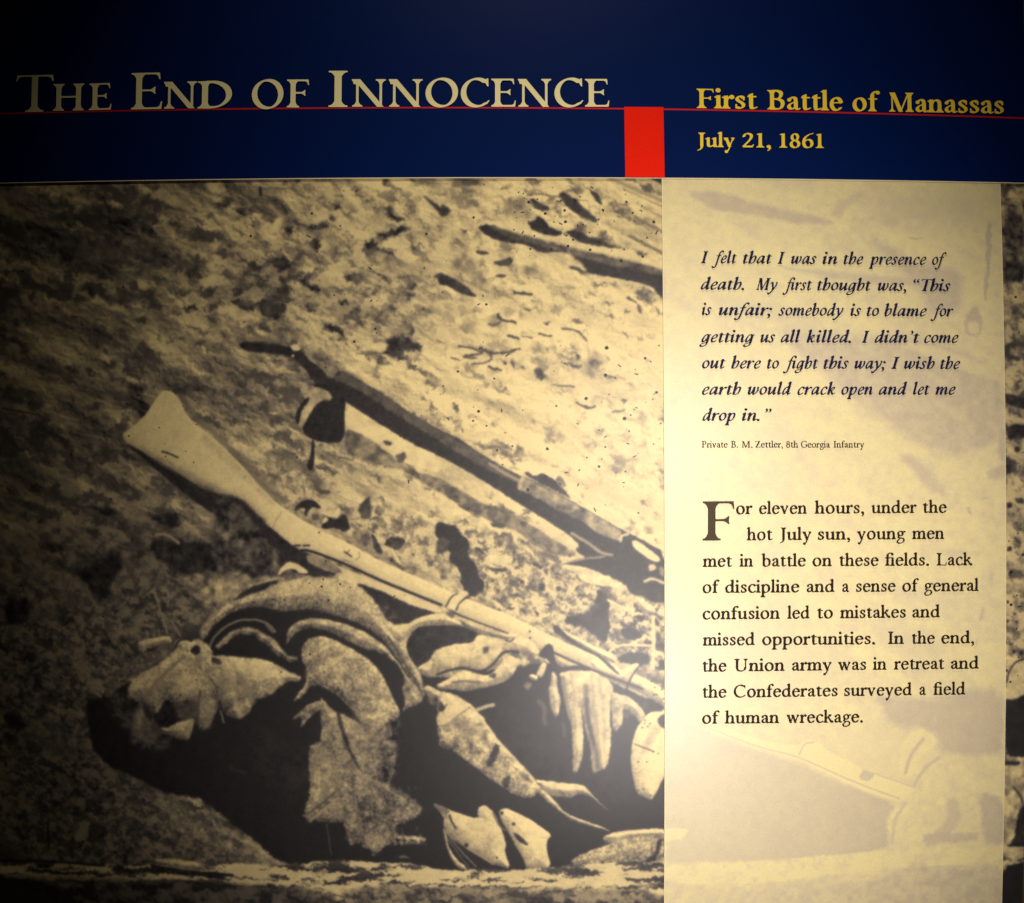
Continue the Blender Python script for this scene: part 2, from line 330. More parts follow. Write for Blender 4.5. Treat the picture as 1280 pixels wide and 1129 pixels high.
def seg_d(P, a, b):
    ab = b - a; L = float(ab @ ab) + 1e-12
    t = np.clip(((P - a) @ ab) / L, 0, 1)
    d = P - a - t[..., None] * ab
    return np.sqrt((d * d).sum(-1)), t
def poly_sd(P, q):
    d = np.full(P.shape[:-1], 1e9); ins = np.zeros(P.shape[:-1], bool); n = len(q)
    for i in range(n):
        a, b = q[i], q[(i + 1) % n]
        if abs(a - b).max() < 1e-9: continue
        e, _ = seg_d(P, a, b); np.minimum(d, e, out=d)
        if a[1] != b[1]:
            c = (a[1] > P[..., 1]) != (b[1] > P[..., 1])
            ins ^= c & (P[..., 0] < (b[0] - a[0]) * (P[..., 1] - a[1]) / (b[1] - a[1]) + a[0])
    return np.where(ins, -d, d)
def contour(F, x0, y0, s):
    """filled region F<0 on a grid -> verts, list of face arrays (marching squares)"""
    ny, nx = F.shape
    vid = {}; V = []; tris = []
    def gv(i, j):
        k = ('g', i, j)
        if k not in vid: vid[k] = len(V); V.append((x0 + i * s, y0 + j * s))
        return vid[k]
    def ev(i, j, i2, j2):
        k = (i, j, i2, j2) if (i, j) < (i2, j2) else (i2, j2, i, j)
        if k not in vid:
            a, b, c, d = k; fa, fb = F[b, a], F[d, c]; t = fa / (fa - fb)
            vid[k] = len(V); V.append((x0 + (a + (c - a) * t) * s, y0 + (b + (d - b) * t) * s))
        return vid[k]
    ins = F < 0
    cells = ins[:-1, :-1] | ins[1:, :-1] | ins[:-1, 1:] | ins[1:, 1:]
    for j, i in zip(*np.nonzero(cells)):
        cs = [(i, j), (i + 1, j), (i + 1, j + 1), (i, j + 1)]
        f = []
        for k in range(4):
            a, b = cs[k], cs[(k + 1) % 4]
            if ins[a[1], a[0]]: f.append(gv(*a))
            if ins[a[1], a[0]] != ins[b[1], b[0]]: f.append(ev(*a, *b))
        for k in range(1, len(f) - 1): tris.append((f[0], f[k], f[k + 1]))
    return np.array(V, float).reshape(-1, 2), np.array(tris, int).reshape(-1, 3)
_gc = {}
def glyph(font, c, w, t, s):
    key = (font, c, w, t, s)
    if key in _gc: return _gc[key]
    p, adv = (italic if font == 'i' else roman)(c, w, t)
    xs = np.arange(-.22, .92, s); ys = np.arange(-.27, .70, s)
    allp = np.concatenate([it[1] for it in p.it])
    xs = xs[(xs > allp[:, 0].min() - .1) & (xs < allp[:, 0].max() + .1)]; ys = ys[(ys > allp[:, 1].min() - .1) & (ys < allp[:, 1].max() + .1)]
    GX, GY = np.meshgrid(xs, ys); G = np.stack([GX, GY], -1)
    F = np.full(GX.shape, 1e9)
    for it in p.it:
        if it[0] == 'p': d = poly_sd(G, it[1])
        elif it[0] == 'b':
            d = np.full(GX.shape, 1e9); n = len(it[1]) - 1
            for k in range(n):
                e, tt = seg_d(G, it[1][k], it[1][k + 1]); r = it[2] + (it[3] - it[2]) * (k + tt) / n
                d = np.minimum(d, e - r)
        else:
            a, b = p.w / 2 * it[2] * 1.04, p.t / 2 * (.5 + .5 * it[2]) * 1.05
            th = math.radians(p.ang); R = np.array([[math.cos(th), -math.sin(th)], [math.sin(th), math.cos(th)]])
            Q = (G @ R) / np.array([a, b]); q = (it[1] @ R) / np.array([a, b])
            d = np.full(GX.shape, 1e9)
            for k in range(len(q) - 1):
                e, _ = seg_d(Q, q[k], q[k + 1]); d = np.minimum(d, e - 1)
            d = d * b
        F = np.minimum(F, d)
    V, T = contour(F, xs[0], ys[0], s)
    _gc[key] = (V, T, adv); return _gc[key]

def word_geo(txt, font, w, t, s, track=.012):
    Vs, Ts, x, n, lay = [], [], 0.0, 0, []
    txt = txt.replace('fi', '\ufb01')
    for k, c in enumerate(txt):
        V, T, adv = glyph(font, c, w, t, s)
        Vs.append(V + np.array([x, 0])); Ts.append(T + n); lay.append(np.full(len(V), k % 2)); n += len(V); x += adv + track
    return np.concatenate(Vs), np.concatenate(Ts), np.concatenate(lay)

def line_obj(name, words, em, mat, parent, font='r', w=.085, t=.032, s=.014, off=.006):
    """words: (text, x0, x1, baseline y at x0, baseline y at x1), all read off the photograph; one mesh per printed word"""
    for txt, x0, x1, y0, y1 in words:
        V, T, lay = word_geo(txt, font, w, t, s)
        u = (V[:, 0] - V[:, 0].min()) / (V[:, 0].max() - V[:, 0].min())
        X0, Z0 = P2B(x0, y0, off); X1, Z1 = P2B(x1, y1, off)
        X = X0 + (X1 - X0) * u; Z = Z0 + (Z1 - Z0) * u + V[:, 1] * em * PX
        Y = bow(X, Z) - off - lay * .00015
        link(name, mesh_np(name, np.stack([X, Y, Z], -1), [T]), parent, mat)
# ------------------------------------------------------------------ the printed picture (tone 0 = ink, 1 = paper), painted in board coordinates
RES = 0.0016
CW = int(round((CAN_X1 - CAN_X0) / RES)); CH = int(round((CAN_Z1 - CAN_Z0) / RES))
gx, gy = np.meshgrid(np.arange(CW) + .5, np.arange(CH) + .5)      # canvas pixels, y downwards from the top
def B2C(X, Z): return np.stack([(np.asarray(X) - CAN_X0) / RES, (CAN_Z1 - np.asarray(Z)) / RES], -1)
K = PX / RES                                                       # canvas pixels per photograph pixel
rng = np.random.default_rng(7)
_tab = rng.random((8, 256, 256)).astype(np.float32)
def vn(x, y, k=0):
    xi = np.floor(x).astype(int); yi = np.floor(y).astype(int)
    fx = (x - xi).astype(np.float32); fy = (y - yi).astype(np.float32); fx = fx * fx * (3 - 2 * fx); fy = fy * fy * (3 - 2 * fy)
    T = _tab[k % 8]; off = 37 * k
    a = T[(yi + off) & 255, xi & 255]; b = T[(yi + off) & 255, (xi + 1) & 255]; c = T[(yi + off + 1) & 255, xi & 255]; d = T[(yi + off + 1) & 255, (xi + 1) & 255]
    return (a * (1 - fx) + b * fx) * (1 - fy) + (c * (1 - fx) + d * fx) * fy
def fbm(x, y, k, o=4, g=.55):
    s = 0; a = 1; n = 0
    for i in range(o):
        s = s + a * vn(x * 2 ** i, y * 2 ** i, k + i * 3); n += a; a *= g
    return s / n
# photograph-pixel coordinates of every canvas pixel (for region maps)
_Xb = CAN_X0 + gx * RES; _Zb = CAN_Z1 - gy * RES
_k = (D + bow(_Xb, _Zb)) / D
px_ = _Xb / _k / PX + CX; py_ = CY - _Zb / _k / PX
WX = (fbm(gx / 9, gy / 9, 1, 4, .75) - .5) * 2.4; WY = (fbm(gx / 9, gy / 9, 2, 4, .75) - .5) * 2.4
G1 = fbm(gx / 2.6, gy / 2.6, 3, 2, .7)
G2 = fbm(gx / 11, gy / 11, 4, 3)
T = np.zeros((CH, CW), np.float32)

FR = {'P': (0, 0, 1), 'Z1': (0, 220, 3.764), 'Z2': (270, 220, 3.764), 'Z3': (550, 220, 3.764), 'Z4': (0, 480, 3.764), 'Z5': (270, 480, 3.764), 'Z6': (550, 480, 3.764),
      'A': (0, 720, 2.76), 'B': (110, 720, 3.893), 'C': (330, 720, 3.893), 'D': (550, 740, 3.893), 'E': (200, 900, 3.879), 'F': (500, 900, 3.765),
      'R7': (820, 220, 2.783), 'R8': (820, 700, 2.633), 'S4': (1180, 220, 3.763), 'S5': (1180, 520, 3.763), 'S6': (1180, 820, 3.653)}
def pts(fr, q):
    ox, oy, s = FR[fr]; q = np.array(q, float) / s + np.array([ox, oy])
    return B2C(*P2B(q[:, 0], q[:, 1]))
def chaikin(q, closed=True, n=1):
    for _ in range(n):
        a = q; b = np.roll(q, -1, 0)
        if not closed: a, b = q[:-1], q[1:]
        r = np.empty((2 * len(a), 2)); r[0::2] = .8 * a + .2 * b; r[1::2] = .2 * a + .8 * b
        if not closed: r = np.vstack([q[:1], r, q[-1:]])
        q = r
    return q
def box(q, m):
    x0, y0 = np.floor(q.min(0) - m).astype(int); x1, y1 = np.ceil(q.max(0) + m).astype(int)
    return slice(max(y0, 0), min(y1, CH)), slice(max(x0, 0), min(x1, CW))
def poly(fr, q, tone, soft=.9, rough=1.3, tex=.05, grain=.05, grad=None, alpha=1.0, mode=None, sm=1, bev=None):
    """tone: value, grad=(x0,y0,x1,y1,tone2) in the same frame"""
    global T
    c = pts(fr, q)
    if sm: c = chaikin(c, n=sm)
    sl = box(c, 4 + soft * K * 2 + rough * K)
    if sl[0].stop <= sl[0].start or sl[1].stop <= sl[1].start: return
    P = np.stack([gx[sl] + WX[sl] * rough * K, gy[sl] + WY[sl] * rough * K], -1)
    d = poly_sd(P, c)
    m = np.clip(.5 - d / (2 * max(soft * K, .5)), 0, 1) * alpha
    v = np.full(P.shape[:2], float(tone))
    if grad:
        a, b = pts(fr, [grad[:2], grad[2:4]]); _, t = seg_d(P, a, b); v = tone + (grad[4] - tone) * t
    if bev is None and fr in 'BCDEF' and tone > .45 and alpha == 1.0: bev = (.18, 6.0); tone = tone * .96
    if bev and min(P.shape[:2]) > 3:
        gyy, gxx = np.gradient(d); ln = np.sqrt(gxx ** 2 + gyy ** 2) + 1e-6
        fold = fbm((gx[sl] + gy[sl]) / 26 + WX[sl] * .3, (gy[sl] - gx[sl]) / 60, 7, 3) - .5
        up = (-gyy * .92 + gxx * .38) / ln; di = np.minimum(d, 0) / K
        v = v + bev[0] * np.exp(di / bev[1]) * np.maximum(up, 0) + fold * bev[0] * 1.3
        v = v * (1 - (bev[2] if len(bev) > 2 else .62) * np.exp(di / (bev[1] * 1.7)) * np.maximum(-up, 0))
        v = v + (G1[sl] - .5) * .16 * (bev[0] > .15)
    v = v + tex * 2 * (G2[sl] - .5) * 2 + grain * 2 * (G1[sl] - .5) * 2
    if mode == 'mul': T[sl] = T[sl] * (1 - m * (1 - v))
    else: T[sl] = T[sl] * (1 - m) + v * m
def line(fr, q, wd, tone, soft=.7, rough=.5, taper=(1, 1), alpha=1.0, sm=True):
    """wd in units of the frame's pixels"""
    c = pts(fr, q); r = wd / FR[fr][2] * K / 2
    if sm and len(c) > 2: c = smooth(c, 5)
    sl = box(c, r + 4 + soft * K)
    if sl[0].stop <= sl[0].start or sl[1].stop <= sl[1].start: return
    P = np.stack([gx[sl] + WX[sl] * rough * K, gy[sl] + WY[sl] * rough * K], -1); d = np.full(P.shape[:2], 1e9); n = len(c) - 1
    for i in range(n):
        e, t = seg_d(P, c[i], c[i + 1]); u = (i + t) / n
        d = np.minimum(d, e - r * (taper[0] + (taper[1] - taper[0]) * u))
    m = np.clip(.5 - d / (2 * max(soft * K, .5)), 0, 1) * alpha
    T[sl] = T[sl] * (1 - m) + tone * m
def dots(fr, q, r, tone=.05):
    for a in q: line(fr, [a[:2], (a[0] + .5, a[1])], 2 * (a[2] if len(a) > 2 else r), tone, .4, .3, sm=False)

# --- ground: pale trampled earth with dark clods, streaked down to the right
def gmap(v, xs, ys):
    v = np.array(v, float); xi = np.clip(np.interp(px_, xs, np.arange(len(xs))), 0, len(xs) - 1.001); yi = np.clip(np.interp(py_, ys, np.arange(len(ys))), 0, len(ys) - 1.001)
    a = xi.astype(int); b = yi.astype(int); fx = xi - a; fy = yi - b
    return (v[b, a] * (1 - fx) + v[b, a + 1] * fx) * (1 - fy) + (v[b + 1, a] * (1 - fx) + v[b + 1, a + 1] * fx) * fy
xs = [0, 130, 260, 400, 540, 680, 830, 1280]; ys = [225, 300, 380, 460, 540, 620, 700, 780, 900, 1000, 1080]
base = gmap([[.56, .60, .66, .76, .88, .88, .90, .85], [.52, .48, .58, .80, .88, .92, .92, .80], [.50, .48, .66, .80, .90, .95, .95, .8], [.56, .58, .64, .78, .93, .97, .98, .85],
             [.46, .50, .66, .76, .90, .97, .98, .85], [.50, .55, .60, .80, .90, .97, 1.0, .85], [.50, .46, .5, .76, .84, .92, 1., .85], [.46, .44, .5, .7, .75, .85, .95, .85],
             [.46, .42, .5, .6, .6, .6, .8, .8], [.48, .46, .5, .55, .6, .6, .7, .8], [.48, .50, .55, .55, .6, .6, .7, .8]], xs, ys)
dens = gmap([[.42, .50, .50, .46, .40, .36, .34, .6], [.50, .58, .58, .50, .46, .36, .34, .6], [.50, .54, .60, .60, .45, .33, .30, .55], [.46, .46, .46, .46, .38, .34, .28, .5],
             [.52, .50, .42, .46, .34, .32, .30, .5], [.46, .46, .46, .44, .36, .34, .36, .5], [.50, .58, .58, .46, .40, .46, .20, .45], [.52, .66, .62, .50, .55, .58, .60, .45],
             [.58, .66, .6, .5, .5, .5, .5, .5], [.62, .66, .62, .5, .5, .5, .5, .5], [.60, .62, .58, .5, .5, .5, .5, .5]], xs, ys)
ca, sa = math.cos(math.radians(24)), math.sin(math.radians(24))
ux = (gx * ca + gy * sa); uy = (-gx * sa + gy * ca)
wx2 = ux + WX * 6 * K; wy2 = uy + WY * 6 * K
n1 = fbm(wx2 / 62, wy2 / 30, 5, 5, .62)
n2 = fbm(wx2 / 17, wy2 / 9.5, 2, 4, .62)
n3 = fbm(wx2 / 150, wy2 / 26, 6, 4, .55)
def relief(h, dx=1.0, dy=-1.0, st=2):
    a = np.roll(h, (int(-dy * st), int(dx * st) * -1), (0, 1)); return h - a
hA = fbm((ux + WX * 8) / 70, (uy + WY * 6) / 26, 3, 5, .55)
hB = fbm((ux + WX * 5) / 19, (uy + WY * 5) / 9, 6, 3, .55)
rel = np.clip(relief(hA) * 7.5, -1, 1) + .55 * np.clip(relief(hB) * 4.0, -1, 1)
relG = rel
flat = gmap([[1.0, 1.1, 1.2, 1.2, 1.1, .95, .7, .8]] * 2 + [[1.0, 1.1, 1.2, 1.15, .8, .6, .5, .8]] * 3 + [[.8, .8, .8, .8, .6, .4, .3, .8]] * 2 + [[1, 1, 1, .9, .8, .8, .8, .8]] * 4, xs, ys)
n4 = fbm(wx2 / 28, wy2 / 12, 1, 4, .6)
T = base + .0 + ((n1 - .5) * .80 + (n3 - .5) * .95 + (n2 - .5) * .22 + (n4 - .5) * .34 + rel * .22) * flat + (G1 - .5) * .14
thr = .675 - .30 * dens
cl = np.clip((n1 * .55 + n2 * .45 - thr + (G1 - .5) * .05) / .13 + .25, 0, 1)
T = T * (1 - cl * np.clip(.55 + .5 * dens, 0, .95)) + .10 * cl * np.clip(.55 + .5 * dens, 0, .95)
cl2 = np.clip((n2 - (.80 - .20 * dens)) / .12 + .2, 0, 1)
T = T * (1 - .4 * cl2) + .15 * .4 * cl2
# finer rubble in the lower left and round the muzzle
def rubble(fr, q, lo, hi, sc=6.5, soft=10, al=1.0, k=0, an=1.0, th=.5):
    global T
    c = chaikin(pts(fr, q)); sl = box(c, soft * K + 4)
    P = np.stack([gx[sl] + WX[sl] * 5, gy[sl] + WY[sl] * 5], -1)
    m = np.clip(.5 - poly_sd(P, c) / (2 * soft * K), 0, 1) * al
    nn = fbm((gx[sl] + WX[sl] * 9) / (sc * K * an), (gy[sl] + WY[sl] * 9) / (sc * K), k, 4, .65)
    v = lo + (hi - lo) * np.clip((nn - th) / .26 + .5 + relG[sl] * .42, 0, 1)
    v = v + (G1[sl] - .5) * .16
    T[sl] = T[sl] * (1 - m) + v * m
rubble('P', [(-30, 760), (60, 700), (150, 690), (240, 700), (270, 760), (150, 830), (120, 900), (140, 960), (300, 1050), (340, 1085), (-30, 1085)], .11, .54, 5, 14, .85, 1, 1.4, .49)
rubble('P', [(-30, 700), (100, 640), (240, 650), (260, 700), (120, 760), (-30, 780)], .12, .50, 9, 16, .6, 2, 1.2, .46)
rubble('P', [(560, 640), (640, 680), (730, 720), (835, 740), (835, 850), (780, 830), (700, 790), (600, 750), (545, 730)], .22, .92, 5.0, 6, .9, 4, 1.2, .47)
rubble('P', [(760, 755), (835, 745), (835, 850), (790, 825)], .07, 1.0, 6.5, 5, .9, 0, 1.3, .50)
rubble('P', [(430, 620), (540, 650), (560, 720), (500, 700), (440, 670)], .2, .85, 6, 8, .8, 3, 1.0, .45)
rubble('P', [(300, 560), (380, 580), (420, 640), (380, 650), (320, 600)], .35, .85, 5, 8, .7, 5, 1.0, .45)
rubble('P', [(1250, 225), (1400, 225), (1400, 900), (1250, 900)], .14, .80, 11, 3, .75, 5, 1.0, .44)

rubble('P', [(200, 330), (300, 300), (420, 300), (520, 330), (560, 400), (470, 425), (380, 410), (300, 420), (220, 400)], .12, .84, 10, 22, .62, 3, 1.5, .44)
rubble('P', [(370, 235), (560, 225), (600, 300), (500, 340), (400, 310)], .16, .90, 11, 20, .55, 4, 1.2, .43)
rubble('P', [(560, 235), (640, 300), (720, 370), (760, 430), (640, 470), (540, 400), (520, 300)], .3, .96, 9, 26, .35, 1, 2.0, .36)
rubble('P', [(640, 480), (820, 440), (828, 620), (740, 600), (650, 540)], .35, 1.0, 8, 24, .4, 2, 2.4, .34)
rubble('P', [(540, 360), (640, 400), (700, 470), (600, 500), (520, 440)], .35, .95, 8, 24, .35, 5, 2.4, .36)
# --- upper right: log, its shade, streaks and specks
for q, w_, t_ in [([(800, 12), (1060, 125)], 22, .62), ([(920, 195), (1060, 270)], 12, .4), ([(895, 285), (1060, 370)], 14, .35), ([(860, 60), (1060, 150)], 8, .5), ([(960, 150), (1060, 200)], 8, .55)]:
    line('Z3', q, w_, t_, 1.5, 1.5)
poly('Z3', [(400, 235), (520, 268), (700, 308), (880, 355), (1064, 400), (1064, 440), (895, 400), (700, 360), (500, 305), (360, 270), (200, 225), (220, 205)], .93, 1.5, 1.5, .08)
poly('Z3', [(180, 235), (230, 225), (320, 262), (420, 288), (520, 318), (640, 345), (760, 372), (880, 402), (1064, 445), (1064, 590), (1030, 560), (1000, 520), (880, 490), (760, 467), (690, 458), (640, 392), (560, 358), (470, 362), (400, 322), (300, 315), (200, 272)], .10, .8, 1.5, .03)
poly('Z3', [(230, 225), (320, 255), (520, 310), (760, 365), (1064, 440), (1064, 475), (900, 440), (700, 395), (500, 335), (300, 285)], .36, 2, 1.5, .16, alpha=.75)
poly('Z3', [(560, 352), (640, 385), (700, 455), (600, 440), (540, 400)], .85, 2, 2, .12)
poly('Z3', [(600, 425), (640, 425), (700, 460), (640, 450)], .2, 1, 1)
poly('Z3', [(410, 225), (440, 210), (470, 183), (500, 215), (520, 240), (580, 262), (565, 285), (480, 275), (430, 250)], .10, 1, 2)
poly('Z3', [(590, 262), (620, 250), (680, 268), (700, 285), (760, 298), (800, 325), (850, 343), (760, 335), (700, 322), (640, 305)], .14, 1, 2.2)
poly('Z3', [(553, 85), (575, 70), (605, 85), (660, 130), (720, 180), (745, 222), (690, 208), (600, 150)], .14, 1.4, 2)
poly('Z3', [(418, 108), (445, 105), (470, 130), (512, 140), (515, 160), (490, 165), (455, 160)], .12, 1, 2)
poly('Z3', [(290, 120), (400, 90), (440, 160), (420, 210), (380, 190), (310, 190)], .5, 4, 3, .2, alpha=.7)
poly('Z3', [(700, 62), (745, 82), (768, 138), (740, 128)], .16, .9, 1)
poly('Z3', [(985, 8), (1064, 8), (1064, 52)], .16, .8, .5, sm=0)
poly('Z3', [(0, 125), (60, 155), (40, 190), (0, 190)], .16, 1.5, 3)
poly('Z3', [(80, 12), (180, 12), (190, 40), (120, 45)], .25, 2, 3)
poly('Z3', [(60, 395), (140, 370), (190, 430), (218, 505), (160, 480), (60, 430)], .40, 4, 2, .2, alpha=.8)
poly('Z3', [(-10, 450), (60, 478), (130, 525), (185, 572), (120, 562), (40, 520), (-10, 510)], .12, 1, 1.5)
poly('Z2', [(970, 90), (1010, 110), (1060, 150), (1060, 185), (1010, 130)], .14, 1.5, 1.5)
poly('Z3', [(168, 352), (215, 350), (238, 372), (180, 370)], .2, .8, 1.5)
poly('Z3', [(248, 405), (300, 398), (330, 380), (348, 400), (320, 430), (270, 425)], .2, 1, 2)
poly('Z3', [(380, 425), (470, 430), (480, 470), (400, 480)], .6, 4, 3, .2)
for q in [[(560, 850), (590, 885), (640, 880), (672, 900), (640, 905), (590, 892)], [(640, 835), (662, 840), (655, 870), (635, 860)], [(700, 880), (735, 858), (760, 880), (740, 915), (715, 905)], [(760, 928), (840, 950), (800, 952)],
          [(435, 905), (480, 908), (502, 950), (470, 965), (445, 940)], [(330, 870), (355, 880), (345, 912)], [(285, 865), (315, 875), (300, 895)], [(360, 900), (405, 905), (400, 915)], [(925, 350), (985, 372), (950, 378)],
          [(935, 610), (955, 625), (950, 655), (935, 640)], [(800, 1105), (870, 1100), (870, 1112), (820, 1118)], [(850, 1050), (880, 1050), (875, 1075)], [(95, 255), (125, 245), (120, 275)], [(215, 700), (270, 690), (310, 695), (260, 712)],
          [(390, 620), (435, 630), (420, 645)], [(610, 685), (680, 690), (650, 700)], [(480, 690), (530, 690), (500, 705)]]:
    poly('Z3', q, .20, 1.3, 4.0, .10)
poly('Z3', [(680, 830), (740, 820), (790, 890), (740, 940), (690, 930)], .55, 4, 4, .25, alpha=.6)
for q, w_ in [([(190, 805), (235, 835), (300, 832), (375, 814)], 9), ([(90, 800), (150, 810), (200, 830), (110, 850), (170, 855)], 7), ([(235, 840), (235, 870), (150, 885)], 6), ([(275, 650), (290, 675), (355, 690)], 11), ([(350, 550), (430, 557)], 10),
              ([(410, 90), (480, 90), (560, 97), (700, 122)], 4), ([(575, 720), (625, 722), (660, 745), (690, 772)], 7), ([(470, 742), (527, 758)], 7), ([(230, 900), (290, 915)], 8), ([(55, 855), (92, 868)], 5), ([(268, 470), (308, 470)], 8),
              ([(325, 750), (370, 768)], 11), ([(385, 752), (430, 763)], 5), ([(640, 1068), (700, 1090), (730, 1085)], 9), ([(885, 575), (925, 597)], 7), ([(530, 980), (630, 995)], 5), ([(700, 845), (690, 700)], 0.1)]:
    line('Z3', q, w_ * 1.3, .17, .9, 2.2)
# --- upper middle / left clods
for q in [[(250, 400), (280, 388), (330, 385), (368, 415), (350, 445), (300, 450), (265, 430)], [(380, 490), (430, 490), (490, 535), (500, 555), (450, 545), (410, 515)], [(415, 490), (450, 445), (530, 440), (470, 450), (430, 490)],
          [(185, 600), (230, 578), (330, 610), (340, 640), (290, 680), (240, 680), (200, 640)], [(60, 600), (120, 580), (180, 600), (140, 635), (90, 615)], [(690, 310), (740, 300), (760, 330), (840, 360), (820, 375), (760, 350), (700, 335)],
          [(700, 420), (780, 460), (830, 500), (820, 520), (760, 465)], [(760, 290), (800, 265), (870, 230), (930, 250), (870, 265), (800, 300)], [(500, 705), (560, 695), (600, 730), (620, 765), (570, 750), (520, 730)],
          [(800, 760), (850, 740), (920, 780), (970, 815), (930, 832), (870, 820), (895, 875), (860, 870), (820, 840), (740, 835), (800, 815)], [(570, 580), (620, 590), (635, 615), (600, 610)], [(640, 620), (685, 620), (660, 650)],
          [(905, 505), (935, 500), (940, 525), (910, 530)], [(900, 545), (930, 545), (925, 570), (900, 570)], [(85, 150), (140, 150), (165, 190), (130, 195), (95, 175)], [(0, 130), (80, 120), (80, 150), (20, 150)],
          [(430, 230), (530, 225), (530, 260), (450, 250)], [(545, 130), (595, 130), (580, 155), (550, 150)], [(310, 240), (360, 240), (360, 275), (315, 270)], [(1030, 470), (1056, 460), (1056, 500), (1035, 495)],
          [(910, 330), (975, 325), (930, 355)], [(790, 150), (840, 180), (900, 210), (850, 215), (800, 190)], [(535, 190), (565, 180), (560, 215), (535, 215)], [(780, 20), (830, 25), (800, 45)], [(915, 690), (925, 700), (918, 750), (905, 740)],
          [(430, 620), (465, 625), (450, 650)], [(440, 300), (480, 290), (490, 330), (455, 345)], [(600, 460), (640, 470), (650, 495), (610, 485)]]:
    poly('Z2', q, .13, 2.0, 6.5, .10)
for q in [[(705, 790), (800, 785), (805, 810), (760, 825), (705, 815)], [(775, 310), (820, 290), (870, 310), (860, 345), (810, 340)], [(175, 710), (235, 730), (240, 755), (195, 745)], [(840, 370), (900, 350), (950, 380), (930, 410), (860, 400)], [(470, 190), (540, 180), (530, 210), (460, 215)], [(240, 240), (300, 190), (320, 210), (270, 280)]]:
    poly('Z2', q, .90, 1.8, 3.0, .08)
for q in [[(150, 290), (240, 300), (280, 340), (220, 330), (160, 305)], [(270, 370), (340, 380), (420, 420), (330, 410)], [(90, 490), (180, 515), (170, 535), (110, 520)], [(410, 530), (460, 540), (480, 560), (430, 555)], [(600, 540), (700, 560), (710, 580), (620, 575)],
          [(480, 310), (540, 350), (540, 390), (500, 370)], [(620, 215), (700, 240), (740, 290), (690, 270)], [(710, 100), (760, 100), (840, 150), (900, 185), (820, 160)], [(880, 350), (950, 400), (900, 480), (860, 480), (910, 420)], [(920, 20), (960, 20), (950, 45), (880, 40)],
          [(850, 610), (920, 610), (930, 640), (870, 640)], [(980, 600), (1030, 620), (1020, 645), (985, 625)], [(300, 890), (370, 885), (380, 930), (320, 930)], [(390, 890), (440, 910), (450, 940), (410, 925)], [(505, 925), (560, 950), (640, 980), (690, 990), (650, 1015), (590, 985)],
          [(385, 1070), (480, 1075), (470, 1100), (400, 1100)], [(860, 690), (920, 715), (1010, 740), (950, 740)]]:
    poly('Z1', q, .16, 3.0, 8, .12)
poly('Z1', [(200, 250), (500, 300), (800, 330), (880, 420), (700, 440), (520, 390), (300, 420), (220, 330)], .26, 12, 10, .2, alpha=.6)
for q, t_ in [([(865, 655), (900, 655), (985, 715), (960, 725), (900, 700)], .85), ([(930, 490), (1000, 460), (1054, 470), (1054, 510), (960, 525)], .8), ([(560, 930), (655, 960), (640, 980), (580, 960)], .72), ([(700, 90), (760, 50), (900, 140), (920, 180), (820, 150)], .72), ([(640, 480), (710, 500), (690, 550), (640, 520)], .72), ([(960, 30), (1054, 20), (1054, 90), (980, 70)], .8)]:
    poly('Z1', q, t_, 1.5, 4, .1)
line('Z1', [(485, 98), (520, 178)], 7, .05); line('Z1', [(465, 112), (490, 98)], 4, .05); line('Z1', [(318, 225), (328, 240)], 9, .05); line('Z1', [(10, 1093), (100, 1108), (190, 1127)], 6, .06); line('Z1', [(10, 775), (100, 785)], 8, .15, 1.2)
line('Z2', [(60, 45), (200, 55), (360, 62)], 3, .3); line('Z2', [(208, 55), (212, 90)], 14, .08)
line('Z2', [(440, 715), (480, 800)], 9, .85, .8)

# --- upper rifle: barrel shade, stock and lock
poly('P', [(431, 535), (451, 541), (482, 565), (514, 589), (550, 597), (565, 607), (603, 629), (638, 642), (659, 652.7), (699, 679), (720, 690), (720, 697), (693, 693), (667, 682), (651, 666), (616, 653), (582, 637), (550, 616), (520, 598), (498, 584), (478, 582), (456, 578), (431, 566)], .42, 1.2, 1.5, .18)
poly('Z6', [(80, 560), (130, 590), (150, 610), (110, 590)], .15, 1, 2); poly('Z6', [(230, 650), (310, 660), (300, 680), (250, 670)], .2, 1, 2); poly('Z6', [(380, 645), (410, 650), (400, 675), (380, 665)], .2, 1, 2)
poly('Z5', [(605, 85), (640, 85), (720, 150), (800, 200), (930, 280), (1054, 350), (1054, 425), (940, 390), (860, 360), (800, 310), (700, 240), (605, 205)], .93, 1.0, 1.0, .08)
poly('Z5', [(785, 265), (830, 270), (825, 290), (800, 288)], .2, 1, 1.5); poly('Z5', [(840, 340), (890, 320), (900, 345), (870, 375)], .3, 1, 2.5)
poly('Z2', [(105, 788), (135, 778), (165, 782), (250, 778), (330, 800), (405, 820), (395, 850), (350, 855), (300, 838), (200, 832), (120, 815)], .09, 1.2, 1.5)
poly('Z2', [(160, 760), (290, 765), (330, 785), (250, 785), (170, 775)], .45, 3, 2, alpha=.6)
poly('P', [(363, 445), (372, 437), (377, 438), (388, 451), (403, 462), (414, 471), (427, 462), (456, 479), (482, 494), (517, 520), (550, 537), (577, 550), (603, 569), (648, 594), (662, 598), (720, 629), (778, 663), (794, 670), (834, 692), (834, 770), (832, 752), (816, 754), (805, 746), (789, 743), (781, 730), (762, 722), (736, 710), (714, 706), (703, 706), (712, 703), (734, 697), (720, 690), (722, 680), (712, 668.6), (648, 629), (614, 607), (584, 589), (550, 570), (517, 556), (470, 527), (431, 502), (410, 488), (391, 476), (380, 460)], .085, .8, .9, .02)
poly('P', [(427, 462), (456, 479), (482, 494), (517, 520), (550, 538), (603, 569), (650, 596), (645, 604), (600, 582), (550, 552), (505, 524), (470, 501), (440, 482), (414, 474)], .30, 2, 1.2, .10, alpha=.85)
